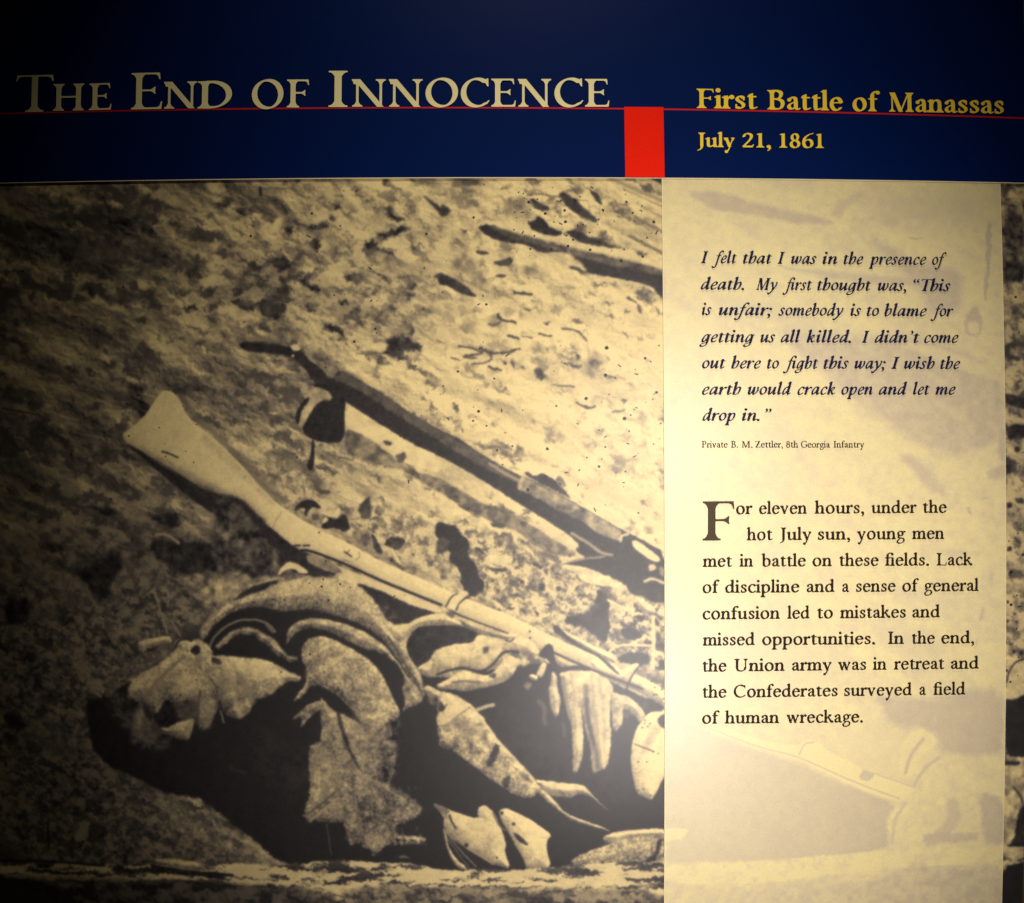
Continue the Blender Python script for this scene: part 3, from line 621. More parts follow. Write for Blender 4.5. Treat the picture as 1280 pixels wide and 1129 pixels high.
poly('P', [(400, 456), (425, 458), (418, 471), (412, 472)], .5, 1, 1.5, .1)
poly('Z6', [(375, 440), (395, 430), (420, 450), (500, 490), (640, 565), (760, 635), (858, 692), (850, 742), (800, 725), (730, 700), (690, 660), (610, 615), (540, 590), (480, 545), (420, 520), (358, 490)], .48, .8, 1.8, .22)
poly('Z6', [(395, 422), (415, 412), (440, 435), (485, 418), (540, 450), (590, 505), (625, 545), (560, 510), (470, 468)], .10, .7, 1.5)
poly('Z6', [(540, 450), (567, 428), (600, 478), (575, 488)], .5, .8, 1.5, .1)
line('Z6', [(235, 375), (290, 410), (368, 455)], 14, .62, 1.2, .8)
line('Z6', [(620, 705), (690, 745), (760, 792), (810, 806)], 14, .62, .8, 1.2); line('Z6', [(578, 848), (650, 828), (775, 812)], 9, .55, .8, 1.0)
poly('Z6', [(610, 718), (650, 748), (656, 772), (630, 765), (560, 720)], .92, 1, 1.5)
line('Z6', [(850, 740), (858, 715), (885, 708)], 12, .9, .6, .5)
poly('Z6', [(905, 740), (925, 735), (965, 762), (1030, 812), (1038, 835), (1010, 840), (950, 800), (908, 765)], .97, .7, .8, .03)
poly('Z6', [(980, 855), (1010, 848), (1022, 870), (990, 885)], .85, .8, 1.5); line('Z6', [(965, 928), (1000, 918), (1060, 938)], 14, .85, .8, 1.2); poly('Z6', [(1035, 860), (1060, 860), (1060, 910), (1035, 900)], .5, 1, 1.5)
poly('Z6', [(640, 870), (720, 880), (830, 920), (885, 950), (880, 980), (800, 960), (700, 940), (650, 910)], .88, 1.2, 3, .15)
# lock
poly('Z5', [(450, -10), (600, 20), (612, 80), (606, 150), (608, 240), (585, 275), (530, 280), (480, 270), (415, 242), (408, 195), (455, 115), (500, 65)], .055, .8, .8, .02)
poly('Z5', [(445, 20), (480, 12), (530, 38), (548, 62), (535, 78), (500, 72), (455, 115), (405, 208), (388, 192), (400, 150), (432, 95)], .74, 1.2, 1.2, .14)
poly('Z5', [(436, 58), (442, 72), (405, 120), (388, 195), (372, 178), (380, 125), (405, 85)], .07, .7, .6)
poly('Z5', [(452, 258), (466, 268), (463, 370), (455, 405), (435, 408), (430, 380), (445, 330)], .07, .7, 1.0)
dots('P', [(366, 445, 1.6)], 2, .9); poly('Z2', [(350, 800), (375, 790), (398, 805), (390, 822), (360, 820)], .92, .7, .8)
# hammer, nipple and twigs by the lower lock
poly('Z5', [(455, 450), (475, 480), (500, 500), (545, 500), (530, 518), (490, 515), (462, 490)], .25, 1, 2)
poly('Z5', [(680, 565), (700, 540), (722, 523), (736, 590), (730, 635), (690, 632), (672, 600)], .26, 1.2, 2.5, .1)
poly('Z5', [(640, 690), (700, 690), (735, 720), (715, 770), (650, 735)], .38, 1.2, 3, .2)
poly('Z5', [(728, 700), (750, 715), (790, 800), (745, 790)], .14, .8, 1.5); poly('Z5', [(790, 730), (880, 715), (895, 745), (850, 790), (800, 760)], .15, 1, 3.5, .1)
line('Z5', [(830, 780), (850, 820), (875, 858)], 12, .92, .7, .8)
poly('Z5', [(800, 800), (860, 850), (960, 870), (930, 900), (820, 840)], .3, 1.5, 4, .25)

# --- lower rifle with its shadow
poly('P', [(157, 554), (172, 560), (202, 578), (228, 594), (255, 613), (300, 620), (330, 650), (360, 690), (385, 700), (398, 712), (425, 725), (450, 735), (424, 728), (388, 722), (345, 705), (320, 680), (297, 645), (284, 650), (262, 640), (240, 625), (202, 594)], .08, 1.2, 1.2, .03)
poly('Z5', [(0, 560), (60, 580), (200, 700), (280, 790), (340, 840), (440, 890), (560, 915), (440, 900), (330, 905), (240, 890), (180, 850), (100, 760), (0, 640)], .16, 4, 5, .15, alpha=.85)
poly('Z5', [(60, 830), (120, 850), (240, 860), (300, 900), (200, 910), (100, 900)], .10, 2, 3, .1)
stock = [(152.8, 543.8), (161, 537), (170, 530.5), (183.3, 517), (196.6, 496), (203, 489.5), (210, 488), (219, 492), (227, 504), (234, 520), (255, 538.4), (280, 560), (304.5, 584), (323, 606), (344.4, 628), (376, 649), (397.5, 662), (440, 681), (477, 702), (550, 734), (567, 742), (617, 761), (652, 776), (712, 806), (745, 817), (778, 836), (775, 850), (740, 835), (700, 819), (673, 810), (640, 795), (600, 779), (566, 765), (550, 757), (524, 746), (490, 735), (435, 704), (414, 698), (389.6, 690), (376, 687), (360, 683), (347, 671), (336.4, 655), (323, 642), (310, 629), (296.6, 619.5), (280, 617), (265, 610), (239, 597), (202, 578), (170, 560), (157, 553)]
line('P', [(226, 498), (240, 517), (262, 537), (290, 563), (330, 606), (352, 626)], 9, .40, 3, 1.5, alpha=.75)
poly('P', stock, .93, .8, .4, .03, .06, bev=(.10, 4, .28))
poly('P', [(255, 540), (285, 565), (325, 608), (346, 629), (340, 634), (318, 612), (280, 578), (250, 552)], .75, 3, 1, alpha=.7)
poly('P', [(165, 553), (202, 572), (240, 592), (280, 612), (312, 630), (336, 655), (330, 650), (300, 622), (280, 619), (239, 599), (200, 580)], .62, 3, 1, alpha=.8)
line('P', [(352, 640), (343, 655), (343, 668), (360, 683)], 1.2, .55); line('P', [(449, 690), (449, 697), (440, 702), (430, 700)], 1.2, .4)
line('P', [(400, 683), (490, 722), (560, 752)], 3, .85, 1.5)
poly('Z5', [(428, 800), (470, 808), (560, 850), (700, 905), (900, 985), (1060, 1055), (1060, 1082), (900, 1040), (660, 935), (580, 900), (520, 880), (430, 835)], .80, .8, .6, .05, grad=(430, 800, 800, 980, .88))
poly('Z5', [(430, 812), (520, 845), (600, 885), (560, 895), (500, 872), (430, 838)], .45, 1, 1, .1)
poly('Z5', [(345, 750), (400, 785), (450, 800), (540, 860), (570, 905), (500, 890), (420, 860), (350, 810), (270, 720), (240, 660)], .07, 1, 1)
poly('Z5', [(428, 802), (470, 808), (560, 850), (600, 885), (560, 893), (500, 872), (428, 836)], .5, .8, .6, .12)
line('Z5', [(400, 783), (450, 788), (600, 845), (800, 935), (1060, 1040)], 13, .05, .5, .3)
poly('Z5', [(290, 905), (300, 870), (340, 835), (380, 845), (435, 880), (430, 893), (390, 890), (370, 870), (330, 870)], .93, .8, .8)
poly('Z5', [(660, 935), (760, 965), (900, 1035), (1060, 1085), (940, 1110), (900, 1129), (820, 1129), (760, 1050), (700, 985)], .08, 1, 1.5, .03)
poly('Z5', [(575, 900), (668, 935), (660, 955), (600, 935), (578, 915)], .92, .6, .5)
poly('Z5', [(770, 1045), (830, 1050), (850, 1100), (800, 1100)], .25, 1.5, 4, .25)
line('Z5', [(372, 760), (395, 760)], 9, .05); dots('Z5', [(413, 761), (485, 699)], 5); line('Z5', [(422, 760), (440, 760)], 8, .05); line('Z5', [(605, 790), (638, 812)], 7, .06); line('Z5', [(615, 800), (630, 780)], 4, .1)
line('Z4', [(762, 318), (800, 330), (838, 347)], 8, .05)
# ring and head of the lock: dark curls
poly('Z5', [(368, 603), (380, 570), (405, 550), (435, 543), (475, 555), (497, 590), (470, 580), (445, 585), (425, 625), (413, 615), (420, 585), (398, 585)], .06, .6, .8)
poly('Z5', [(430, 600), (460, 590), (510, 620), (470, 665), (430, 640)], .6, 1, 1, .15); poly('Z5', [(450, 612), (480, 610), (490, 640), (455, 645)], .3, 1, 1)
poly('Z5', [(492, 672), (525, 640), (515, 620), (535, 628), (560, 640), (598, 612), (612, 620), (636, 678), (600, 700), (580, 682), (545, 678), (520, 685)], .06, .6, 1.0)
poly('Z5', [(500, 640), (520, 625), (530, 640), (505, 660)], .9, .6, .6)
# clumps right of the lower rifle
poly('Z6', [(-20, 650), (30, 655), (70, 670), (110, 720), (142, 745), (130, 800), (165, 840), (185, 900), (216, 962), (170, 1000), (130, 1000), (108, 968), (92, 870), (40, 830), (50, 780), (-20, 720)], .09, .8, 2.5, .02)
poly('Z6', [(-20, 740), (30, 720), (50, 760), (20, 800), (-20, 800)], .15, 1.5, 3, .1); poly('Z6', [(0, 850), (60, 850), (80, 900), (60, 950), (0, 930)], .6, 2, 3, .25)
poly('Z6', [(215, 862), (260, 868), (320, 868), (312, 885), (250, 885)], .15, .7, 1); poly('Z6', [(210, 810), (340, 800), (345, 840), (280, 850), (220, 840)], .9, 1.5, 3, .1)
for q in [[(430, 840), (480, 850), (480, 870), (445, 860)], [(465, 930), (500, 935), (490, 975), (460, 970)], [(540, 960), (570, 950), (565, 980)], [(370, 920), (400, 925), (380, 945)], [(480, 1040), (540, 1030), (530, 1050)], [(320, 1050), (365, 1055), (330, 1065)], [(440, 1060), (470, 1075), (460, 1095)], [(150, 770), (190, 775), (210, 805), (180, 790)]]:
    poly('Z6', q, .15, .8, 2.2)
poly('Z6', [(740, 965), (780, 985), (800, 1015), (795, 1129), (780, 1140), (600, 1140), (590, 1095), (640, 1090), (700, 1085), (725, 1050), (745, 1010)], .10, .8, 3.0, .05)
poly('D', [(770, 10), (820, 60), (828, 170), (810, 250), (770, 230), (730, 190), (660, 160), (600, 140), (620, 118), (700, 110), (740, 80)], .10, .8, 2.8, .05)
poly('D', [(950, -10), (1110, -10), (1060, 40), (1000, 30)], .10, .8, 2.5)
for q in [[(860, 320), (900, 300), (960, 290), (1020, 300), (1020, 340), (970, 370), (920, 350), (880, 345)], [(1035, 250), (1090, 250), (1085, 275), (1050, 270)], [(880, 170), (960, 180), (990, 220), (930, 240), (880, 210)], [(960, 120), (1000, 110), (990, 150), (960, 150)], [(1060, 330), (1100, 330), (1100, 380), (1070, 380)], [(1020, 130), (1060, 130), (1070, 170), (1030, 160)]]:
    poly('D', q, .09, .7, 2.5, .03)
line('D', [(820, 300), (860, 265), (950, 258), (1040, 262)], 12, .95, .8, 1.2); line('D', [(1038, 120), (1040, 250), (1036, 370)], 18, .95, .8, 1.5); line('D', [(820, 40), (880, 70), (960, 110)], 14, .95, .8, 2); poly('D', [(950, 30), (1000, 40), (1060, 100), (1020, 110), (960, 80)], .95, 1, 2, .05)

# --- the fallen soldier: dark mass, blanket roll, coat
poly('P', [(248, 806), (256, 786), (275, 768), (300, 757), (400, 757), (470, 775), (505, 815), (540, 850), (600, 840), (660, 830), (720, 830), (760, 850), (800, 870), (834, 880), (834, 1078), (760, 1078), (700, 1086), (560, 1090), (470, 1078), (400, 1081), (350, 1080), (320, 1052), (290, 1030), (258, 1003), (220, 985), (180, 965), (150, 948), (128, 925), (120, 890), (130, 865), (150, 845), (220, 880), (240, 820)], .035, 1.5, 3.0, .008, .01)
for q in [[(300, 900), (380, 940), (420, 1010), (360, 1000), (310, 950)], [(560, 870), (640, 880), (700, 960), (620, 960)], [(640, 920), (760, 940), (800, 1000), (700, 1010)], [(200, 900), (280, 920), (300, 970), (240, 965)]]:
    poly('P', q, .075, 9, 6, .05, .03, alpha=.6)
poly('B', [(700, 125), (740, 85), (820, 45), (940, 15), (900, 60), (820, 95), (740, 120)], .06, 1, 1)
# outer roll
roll_o = [(250, 800), (253, 785), (264, 770), (280, 757), (300, 748), (322, 741), (345, 730), (370, 724), (400, 721), (430, 723), (452, 735), (468, 750), (478, 766), (486, 784), (502, 802), (518, 826), (529, 850), (531, 872), (522, 866), (508, 840), (494, 817), (480, 800), (458, 784), (430, 772), (400, 764), (375, 762), (350, 765), (330, 758), (305, 760), (285, 768), (265, 783), (255, 800)]
poly('P', roll_o, .64, 1.6, 1.6, .08, .12, bev=(.22, 9))
poly('P', [(330, 735), (375, 726), (425, 727), (450, 740), (470, 765), (440, 758), (400, 745), (350, 745)], .78, 4, 1.5, .08, .10, alpha=.6)
poly('P', [(495, 800), (515, 830), (528, 862), (515, 850), (498, 822), (485, 804)], .36, 2, 2, .2, .12, alpha=.8)
line('P', [(485, 795), (505, 828), (528, 866)], 2, .15, .8, 1)
# inner roll
poly('C', [(105, 345), (115, 262), (160, 222), (235, 203), (320, 213), (420, 240), (520, 290), (600, 350), (660, 430), (705, 500), (760, 560), (775, 600), (755, 625), (700, 640), (672, 665), (690, 610), (670, 545), (688, 520), (680, 480), (640, 420), (560, 370), (480, 352), (400, 312), (320, 270), (235, 250), (165, 268), (122, 310)], .62, 1.0, 1.2, .12, .09)
poly('C', [(690, 500), (770, 575), (770, 590), (680, 545)], .35, 2, 1.5, .15, alpha=.7)
# lapel and breast of the coat
poly('C', [(183, 400), (188, 340), (222, 303), (290, 292), (360, 318), (450, 365), (530, 420), (580, 490), (620, 570), (665, 668), (630, 705), (615, 735), (640, 850), (640, 930), (605, 1030), (580, 1000), (540, 830), (520, 800), (488, 742), (430, 650), (350, 578), (280, 535), (225, 535), (190, 580), (135, 625), (165, 575), (205, 530), (210, 460)], .62, 1.0, 1.2, .12, .13)
poly('C', [(210, 430), (260, 400), (250, 450), (215, 520), (205, 480)], .35, 4, 2, .1, alpha=.6)
poly('C', [(275, 590), (300, 612), (345, 665), (375, 670), (440, 700), (500, 745), (545, 800), (600, 860), (625, 950), (600, 1032), (640, 1058), (700, 1090), (765, 1129), (700, 1200), (205, 1200), (212, 1110), (232, 1005), (220, 940), (222, 875), (250, 840), (280, 808), (278, 700)], .55, 1.0, 1.5, .12, .10)
poly('C', [(280, 605), (285, 640), (220, 690), (175, 748), (190, 690), (140, 705), (142, 690), (215, 625)], .5, .8, .8, .1, .1)
poly('C', [(255, 840), (330, 800), (400, 900), (380, 1020), (300, 1100), (240, 1050), (235, 900)], .66, 5, 3, .12, .12, alpha=.6)
# skirt of the coat
poly('E', [(720, 160), (740, 130), (780, 100), (900, 90), (1130, 100), (1120, 300), (1000, 285), (1100, 340), (1180, 375), (1262, 410), (1275, 440), (1240, 480), (1190, 500), (1130, 520), (1160, 560), (1290, 575), (1290, 605), (1150, 600), (1090, 610), (1040, 660), (1005, 625), (955, 582), (915, 620), (900, 520), (882, 415), (862, 378), (790, 445), (727, 503), (700, 445), (722, 380), (738, 300), (725, 200)], .44, 1.5, 5.0, .13, .15)
poly('E', [(730, 180), (830, 160), (860, 260), (840, 330), (720, 440), (740, 330)], .66, 5, 2, .1, .1, alpha=.6)
poly('E', [(940, 330), (1100, 380), (1220, 450), (1120, 530), (960, 560), (920, 430)], .26, 12, 9, .2, .2, alpha=.5)
poly('C', [(350, 655), (372, 668), (392, 745), (425, 850), (480, 955), (462, 945), (400, 830), (366, 740)], .10, 1.2, 1, .05)
poly('C', [(372, 668), (420, 690), (500, 742), (560, 800), (540, 880), (480, 950), (430, 860)], .60, 3, 3, .10, .10, alpha=.6)
poly('C', [(600, 700), (650, 690), (660, 900), (600, 1035), (555, 990), (590, 900), (560, 800)], .14, 6, 5, .25, .15, alpha=.85)
poly('C', [(500, 800), (530, 790), (560, 900), (600, 1010), (540, 960)], .40, 5, 4, .2, .1, alpha=.6)
poly('C', [(430, 640), (490, 740), (560, 810), (520, 800), (440, 700)], .30, 4, 2, .1, alpha=.6)
line('C', [(230, 1000), (250, 900), (300, 830)], 14, .40, 3, 2, alpha=.6); line('C', [(360, 1129), (350, 1000), (330, 880)], 16, .36, 4, 2, alpha=.6); line('C', [(460, 960), (560, 1010), (700, 1075)], 16, .66, 3, 2, alpha=.6)
line('E', [(730, 490), (800, 430), (862, 378)], 10, .62, .8, 1); line('E', [(725, 450), (790, 400), (850, 350)], 8, .25, 1, 1)
for _ in range(90):
    x_, y_ = 900 + 360 * rng.random(), 320 + 290 * rng.random(); a_ = 1.0 + .9 * rng.random(); l_ = 20 + 40 * rng.random()
    line('E', [(x_, y_), (x_ + l_ * math.cos(a_) * .6, y_ + l_ * math.sin(a_) * .5)], 4, .62 if rng.random() < .5 else .14, .8, 2, alpha=.5, sm=False)
line('E', [(808, 505), (820, 580), (830, 655)], 5, .3, .6, .8); line('E', [(340, 220), (375, 245), (415, 258)], 10, .15, 1.5, 2)
poly('E', [(1130, 560), (1290, 570), (1290, 600), (1150, 592)], .55, 1.5, 2.5, .25, .2)
poly('E', [(1140, 655), (1220, 665), (1180, 675)], .3, 1, 2, .2)
# right-hand folds of the blouse
poly('C', [(600, 240), (690, 240), (760, 198), (840, 182), (900, 190), (975, 240), (980, 250), (880, 238), (790, 238), (735, 255), (690, 300), (665, 325), (630, 300)], .85, .9, 1.0, .08)
poly('C', [(690, 330), (735, 255), (800, 242), (900, 240), (985, 250), (1050, 275), (1025, 330), (950, 322), (870, 365), (800, 415), (745, 448), (705, 390)], .05, .8, 1)
poly('C', [(742, 450), (800, 418), (870, 370), (950, 328), (1025, 335), (1050, 300), (1140, 282), (1140, 405), (1085, 448), (1030, 455), (960, 448), (900, 465), (850, 488), (800, 498), (770, 480)], .84, .9, 1.2, .10)
poly('C', [(1060, 350), (1090, 335), (1105, 360), (1075, 385)], .25, 1.5, 1.5)
poly('D', [(160, 248), (180, 210), (260, 200), (330, 200), (400, 215), (460, 250), (490, 300), (460, 322), (420, 315), (390, 292), (350, 285), (310, 300), (285, 340), (250, 368), (200, 385), (100, 372), (0, 402), (-40, 410), (-40, 290), (60, 255)], .84, .9, 1.2, .10)
poly('D', [(205, 270), (240, 262), (240, 290), (212, 300)], .2, 1.5, 1.5); line('D', [(320, 235), (345, 240), (360, 225)], 8, .15)
poly('D', [(-20, 455), (20, 435), (100, 385), (150, 388), (220, 408), (260, 395), (300, 345), (330, 305), (370, 320), (385, 345), (360, 400), (310, 440), (250, 462), (180, 470), (120, 490), (60, 475), (0, 480)], .80, .9, 1.2, .12)
line('D', [(60, 440), (120, 435), (190, 440)], 12, .3, 1.5, 1.5); poly('D', [(230, 410), (275, 390), (270, 425)], .15, .9, 1)
line('D', [(-10, 400), (60, 378), (120, 372), (200, 386), (260, 350), (310, 295), (380, 292)], 12, .07, .7, .8)
# sleeve and arm running down to the right
poly('C', [(775, 545), (800, 530), (850, 560), (920, 582), (965, 603), (1020, 645), (1070, 700), (1140, 790), (1140, 1010), (1090, 980), (1030, 925), (985, 870), (930, 850), (850, 832), (862, 770), (872, 700), (855, 665), (885, 640), (860, 610), (800, 590)], .82, 1, 1.2, .12)
poly('D', [(-10, 488), (40, 490), (100, 515), (155, 550), (210, 615), (265, 700), (340, 780), (430, 880), (510, 968), (610, 1075), (730, 1135), (660, 1120), (560, 1052), (505, 1000), (470, 975), (455, 1000), (400, 1003), (330, 968), (280, 932), (200, 880), (120, 815), (60, 770), (-10, 748)], .72, 1, 1.8, .20, .12)
poly('D', [(0, 490), (70, 505), (140, 548), (90, 600), (20, 660), (-10, 640)], .9, 3, 2, .05, alpha=.8)
line('D', [(20, 660), (90, 600), (150, 560)], 4, .35)
poly('D', [(60, 620), (180, 640), (240, 720), (180, 720), (80, 700)], .50, 5, 4, .25, alpha=.7)
poly('D', [(225, 820), (250, 790), (268, 735), (290, 745), (285, 790), (245, 850), (230, 850)], .12, .9, 2); poly('D', [(315, 900), (345, 890), (330, 960), (300, 930)], .12, .9, 2); poly('D', [(350, 840), (430, 900), (450, 930), (400, 900)], .3, 2, 2, alpha=.8)
poly('D', [(0, 520), (20, 560), (40, 540), (20, 580), (-10, 585)], .1, .8, 1)
line('D', [(150, 550), (265, 700), (440, 890), (600, 1070)], 9, .9, .8, .5, alpha=.8)
poly('D', [(450, 908), (560, 925), (690, 938), (718, 958), (765, 1012), (832, 1077), (780, 1030), (735, 998), (680, 980), (640, 1002), (610, 1000), (560, 990), (520, 985)], .86, .8, 1.3, .08)
poly('D', [(520, 975), (580, 960), (610, 990), (560, 1000)], .4, 1.5, 2, .15)
poly('C', [(795, 560), (850, 590), (860, 640), (830, 640), (800, 610)], .35, 2, 3, .2, alpha=.8)
# canteen strap, bag and trouser folds
line('D', [(180, 575), (225, 558), (260, 550)], 18, .72, .8, .6)
poly('D', [(475, 312), (495, 285), (515, 260), (535, 252), (553, 268), (558, 320), (575, 350), (605, 372), (570, 398), (540, 380), (530, 330)], .03, .6, .5, .01)
poly('D', [(500, 342), (520, 350), (518, 375), (490, 425), (465, 410), (480, 375)], .8, .7, .6); poly('D', [(432, 408), (450, 400), (478, 412), (470, 435), (445, 425)], .95, .6, .6); poly('D', [(405, 460), (425, 435), (455, 450), (430, 478)], .4, 1, 1.5)
poly('D', [(548, 385), (568, 400), (575, 480), (590, 520), (578, 600), (560, 612), (540, 560), (528, 480), (540, 440)], .80, 1, 1.3, .10)
poly('D', [(578, 392), (640, 382), (720, 380), (790, 395), (830, 440), (850, 470), (838, 520), (832, 620), (835, 720), (822, 820), (805, 860), (775, 868), (745, 885), (738, 850), (735, 760), (712, 690), (698, 620), (690, 560), (695, 640), (700, 720), (695, 810), (672, 870), (648, 890), (648, 800), (640, 660), (615, 560), (592, 450)], .80, 1, 1.5, .10)
poly('D', [(560, 300), (640, 335), (730, 375), (700, 385), (600, 375), (565, 350)], .75, 1, 1, .1)
line('D', [(590, 378), (660, 368), (725, 375)], 20, .06, .6, .6)
line('D', [(712, 460), (712, 560), (735, 680), (765, 790), (768, 850)], 26, .35, 2.5, 1.5, taper=(.8, 1.1)); line('D', [(718, 520), (722, 620), (750, 740)], 12, .14, 1.5, 1.5)
for q in [[(640, 400), (660, 520), (672, 640)], [(775, 420), (790, 520), (800, 660), (800, 780)], [(740, 400), (748, 500), (745, 600)]]: line('D', q, 12, .52, 2.5, 1.5, alpha=.6)
for q in [[(655, 420), (668, 560), (672, 740)], [(760, 470), (778, 600), (785, 760)]]: line('D', q, 9, .92, 2, 1.2, alpha=.6)
line('D', [(838, 500), (832, 600), (832, 655)], 9, .12, .7, .5); line('D', [(760, 600), (770, 700), (780, 800)], 8, .6, 1.5, 1)
line('D', [(600, 420), (612, 520), (635, 600)], 14, .45, 1.5, 1); line('D', [(480, 535), (505, 560), (512, 640)], 22, .25, 2, 2); line('D', [(600, 640), (610, 700)], 18, .2, 2, 2.5)
poly('D', [(828, 478), (850, 488), (905, 498), (960, 535), (1003, 600), (985, 625), (975, 640), (945, 600), (910, 575), (890, 610), (885, 650), (845, 690), (838, 600)], .80, .9, 1.3, .12)
poly('D', [(885, 575), (925, 570), (940, 600), (900, 620)], .18, 1, 1.5)
poly('D', [(1003, 600), (1050, 570), (1110, 575), (1110, 880), (1080, 920), (1050, 985), (1030, 1015), (1000, 1000), (960, 985), (935, 890), (928, 820), (935, 730), (958, 660), (985, 630)], .96, .7, .8, .03)
poly('D', [(1055, 625), (1075, 598), (1110, 592), (1110, 660), (1080, 665)], .10, .7, .8); poly('D', [(1040, 650), (1075, 670), (1030, 730), (990, 800), (960, 840), (1000, 720)], .6, 3.5, 2, .15, alpha=.75)
line('D', [(948, 740), (1000, 760), (1040, 778)], 6, .08); dots('D', [(1008, 828), (965, 828), (1062, 788), (1040, 778), (995, 640), (1012, 655), (985, 660), (1022, 640), (1000, 625), (990, 960), (965, 965), (1025, 990)], 4.5)
# ramrod, band and the muzzle end
line('C', [(948, 88), (915, 105), (898, 128), (886, 150)], 6, .06); line('C', [(992, 105), (955, 128), (935, 165)], 7, .05); poly('C', [(900, 150), (935, 165), (930, 180), (890, 165)], .6, .8, .6)
poly('C', [(945, 75), (990, 72), (998, 92), (975, 105), (935, 165), (892, 165), (905, 120)], .93, .6, .4, .03, alpha=.9); line('C', [(943, 86), (912, 103), (885, 150)], 5, .06); line('C', [(990, 104), (958, 125), (935, 165)], 6, .05)
line('D', [(60, 98), (130, 128), (200, 155), (330, 202)], 9, .06, .5, .4)
poly('D', [(20, 100), (70, 95), (70, 120), (60, 135)], .3, .9, 1)
poly('D', [(90, 120), (200, 160), (330, 208), (400, 215), (320, 235), (180, 200), (110, 165)], .72, 1.5, 1, .1)
poly('D', [(720, 320), (860, 370), (1000, 420), (1110, 490), (1110, 570), (1040, 530), (960, 480), (880, 450), (760, 400)], .95, .8, .8, .05)
line('D', [(560, 298), (640, 335), (740, 378), (860, 425), (985, 472)], 11, .06, .5, .4)
poly('D', [(590, 182), (650, 210), (740, 258), (830, 298), (862, 325), (850, 350), (780, 318), (700, 272), (620, 225)], .93, .7, .6, .05)
poly('D', [(550, 160), (575, 165), (620, 215), (700, 265), (785, 310), (845, 365), (880, 405), (862, 400), (810, 355), (765, 312), (690, 280), (600, 222), (555, 190)], .10, .6, .6)
poly('D', [(868, 422), (888, 382), (950, 345), (972, 352), (945, 385), (908, 442)], .96, .6, .5); line('D', [(962, 370), (930, 420), (905, 478)], 9, .08, .5, .5)
poly('D', [(850, 470), (900, 472), (960, 495), (1020, 540), (1100, 575), (1020, 590), (975, 560), (920, 505), (870, 500)], .07, .8, 1.2)
dots('D', [(1030, 435), (1045, 465), (1080, 475), (1055, 500), (1042, 500), (1090, 520), (438, 192), (438, 224)], 5)
# paper scraps and pad at the bottom
poly('F', [(150, 388), (210, 412), (250, 430), (370, 470), (366, 415), (400, 398), (445, 435), (480, 520), (500, 590), (492, 615), (522, 702), (440, 680), (360, 635), (300, 600), (230, 550), (205, 500), (208, 460)], .86, .8, .8, .06)
poly('F', [(150, 388), (210, 410), (238, 430), (215, 455)], .4, 1, 1); line('F', [(235, 450), (245, 480), (262, 510)], 10, .1, .6, .8); line('F', [(215, 480), (300, 585), (440, 680)], 7, .6, .8, .6)
poly('F', [(365, 480), (420, 520), (440, 590), (400, 560)], .7, 3, 2, .1, alpha=.6)
poly('F', [(465, 430), (480, 420), (505, 415), (600, 460), (660, 500), (717, 542), (690, 572), (690, 610), (712, 692), (655, 705), (600, 706), (580, 650), (540, 585), (500, 510), (475, 470)], .92, .8, .8, .05)
poly('F', [(533, 530), (550, 535), (600, 575), (606, 592), (580, 585), (545, 560)], .08, .6, .6); line('F', [(440, 440), (470, 500), (500, 520)], 9, .3, 1, .6); dots('F', [(480, 438, 8), (313, 590, 10), (457, 647, 5), (535, 490, 8)], 6)
poly('F', [(203, 508), (215, 520), (225, 590), (260, 650), (330, 710), (270, 695), (235, 640), (212, 570)], .75, .8, 1, .15); line('F', [(210, 520), (280, 610), (360, 690)], 5, .5, .6, .8); line('F', [(225, 560), (290, 650), (330, 700)], 4, .4, .6, 1.2)
poly('F', [(798, 668), (840, 640), (900, 612), (1000, 580), (955, 578), (962, 548), (1005, 530), (1120, 517), (1240, 510), (1260, 560), (1210, 565), (1205, 625), (1160, 660), (1080, 690), (1000, 690), (820, 690)], .66, .9, 1.5, .12, .16)
poly('F', [(960, 550), (1005, 530), (1120, 517), (1250, 512), (1250, 545), (1100, 550), (1000, 575)], .88, 1.5, 1, .05)
poly('F', [(720, 400), (780, 440), (850, 468), (930, 495), (1000, 525), (930, 510), (850, 485), (785, 455)], .8, .7, .8, .1)
# log along the bottom
logt = [(-60, 1090), (60, 1078), (180, 1082), (330, 1079), (345, 1084), (420, 1074), (460, 1078), (520, 1080), (555, 1089), (610, 1086), (660, 1087), (720, 1081), (800, 1076), (840, 1077), (1000, 1076), (1258, 1062), (1400, 1050)]
logb = [(1400, 1072), (1258, 1082), (1000, 1108), (840, 1125), (700, 1129), (560, 1123), (430, 1128), (380, 1120), (300, 1106), (200, 1097), (100, 1110), (-60, 1112)]
poly('P', [(-60, 1100), (1400, 1060), (1400, 1260), (-60, 1260)], .10, 2, 2, .05)
c = chaikin(pts('P', logt + logb)); sl = box(c, 12)
Pq = np.stack([gx[sl] + WX[sl] * 2.5, gy[sl] + WY[sl] * 2.5], -1)
m = np.clip(.5 - poly_sd(Pq, c) / 2.0, 0, 1)
nn = fbm((gx[sl] + WX[sl] * 12) / 48, (gy[sl] + WY[sl] * 5) / 7.0, 6, 5, .64)
v = .14 + .74 * np.clip((nn - .475) / .07 + .5 + relG[sl] * .3, 0, 1) + (G1[sl] - .5) * .15 + (fbm(gx[sl] / 30, gy[sl] / 14, 2, 3) - .5) * .2
T[sl] = T[sl] * (1 - m) + v * m
rubble('P', [(430, 1105), (560, 1110), (700, 1112), (830, 1112), (840, 1160), (420, 1160)], .10, .60, 8, 3, .9, 7, 1.8, .5)
rubble('P', [(-30, 1095), (200, 1100), (420, 1112), (420, 1160), (-30, 1160)], .07, .38, 9, 5, .9, 6, 1.8, .52)
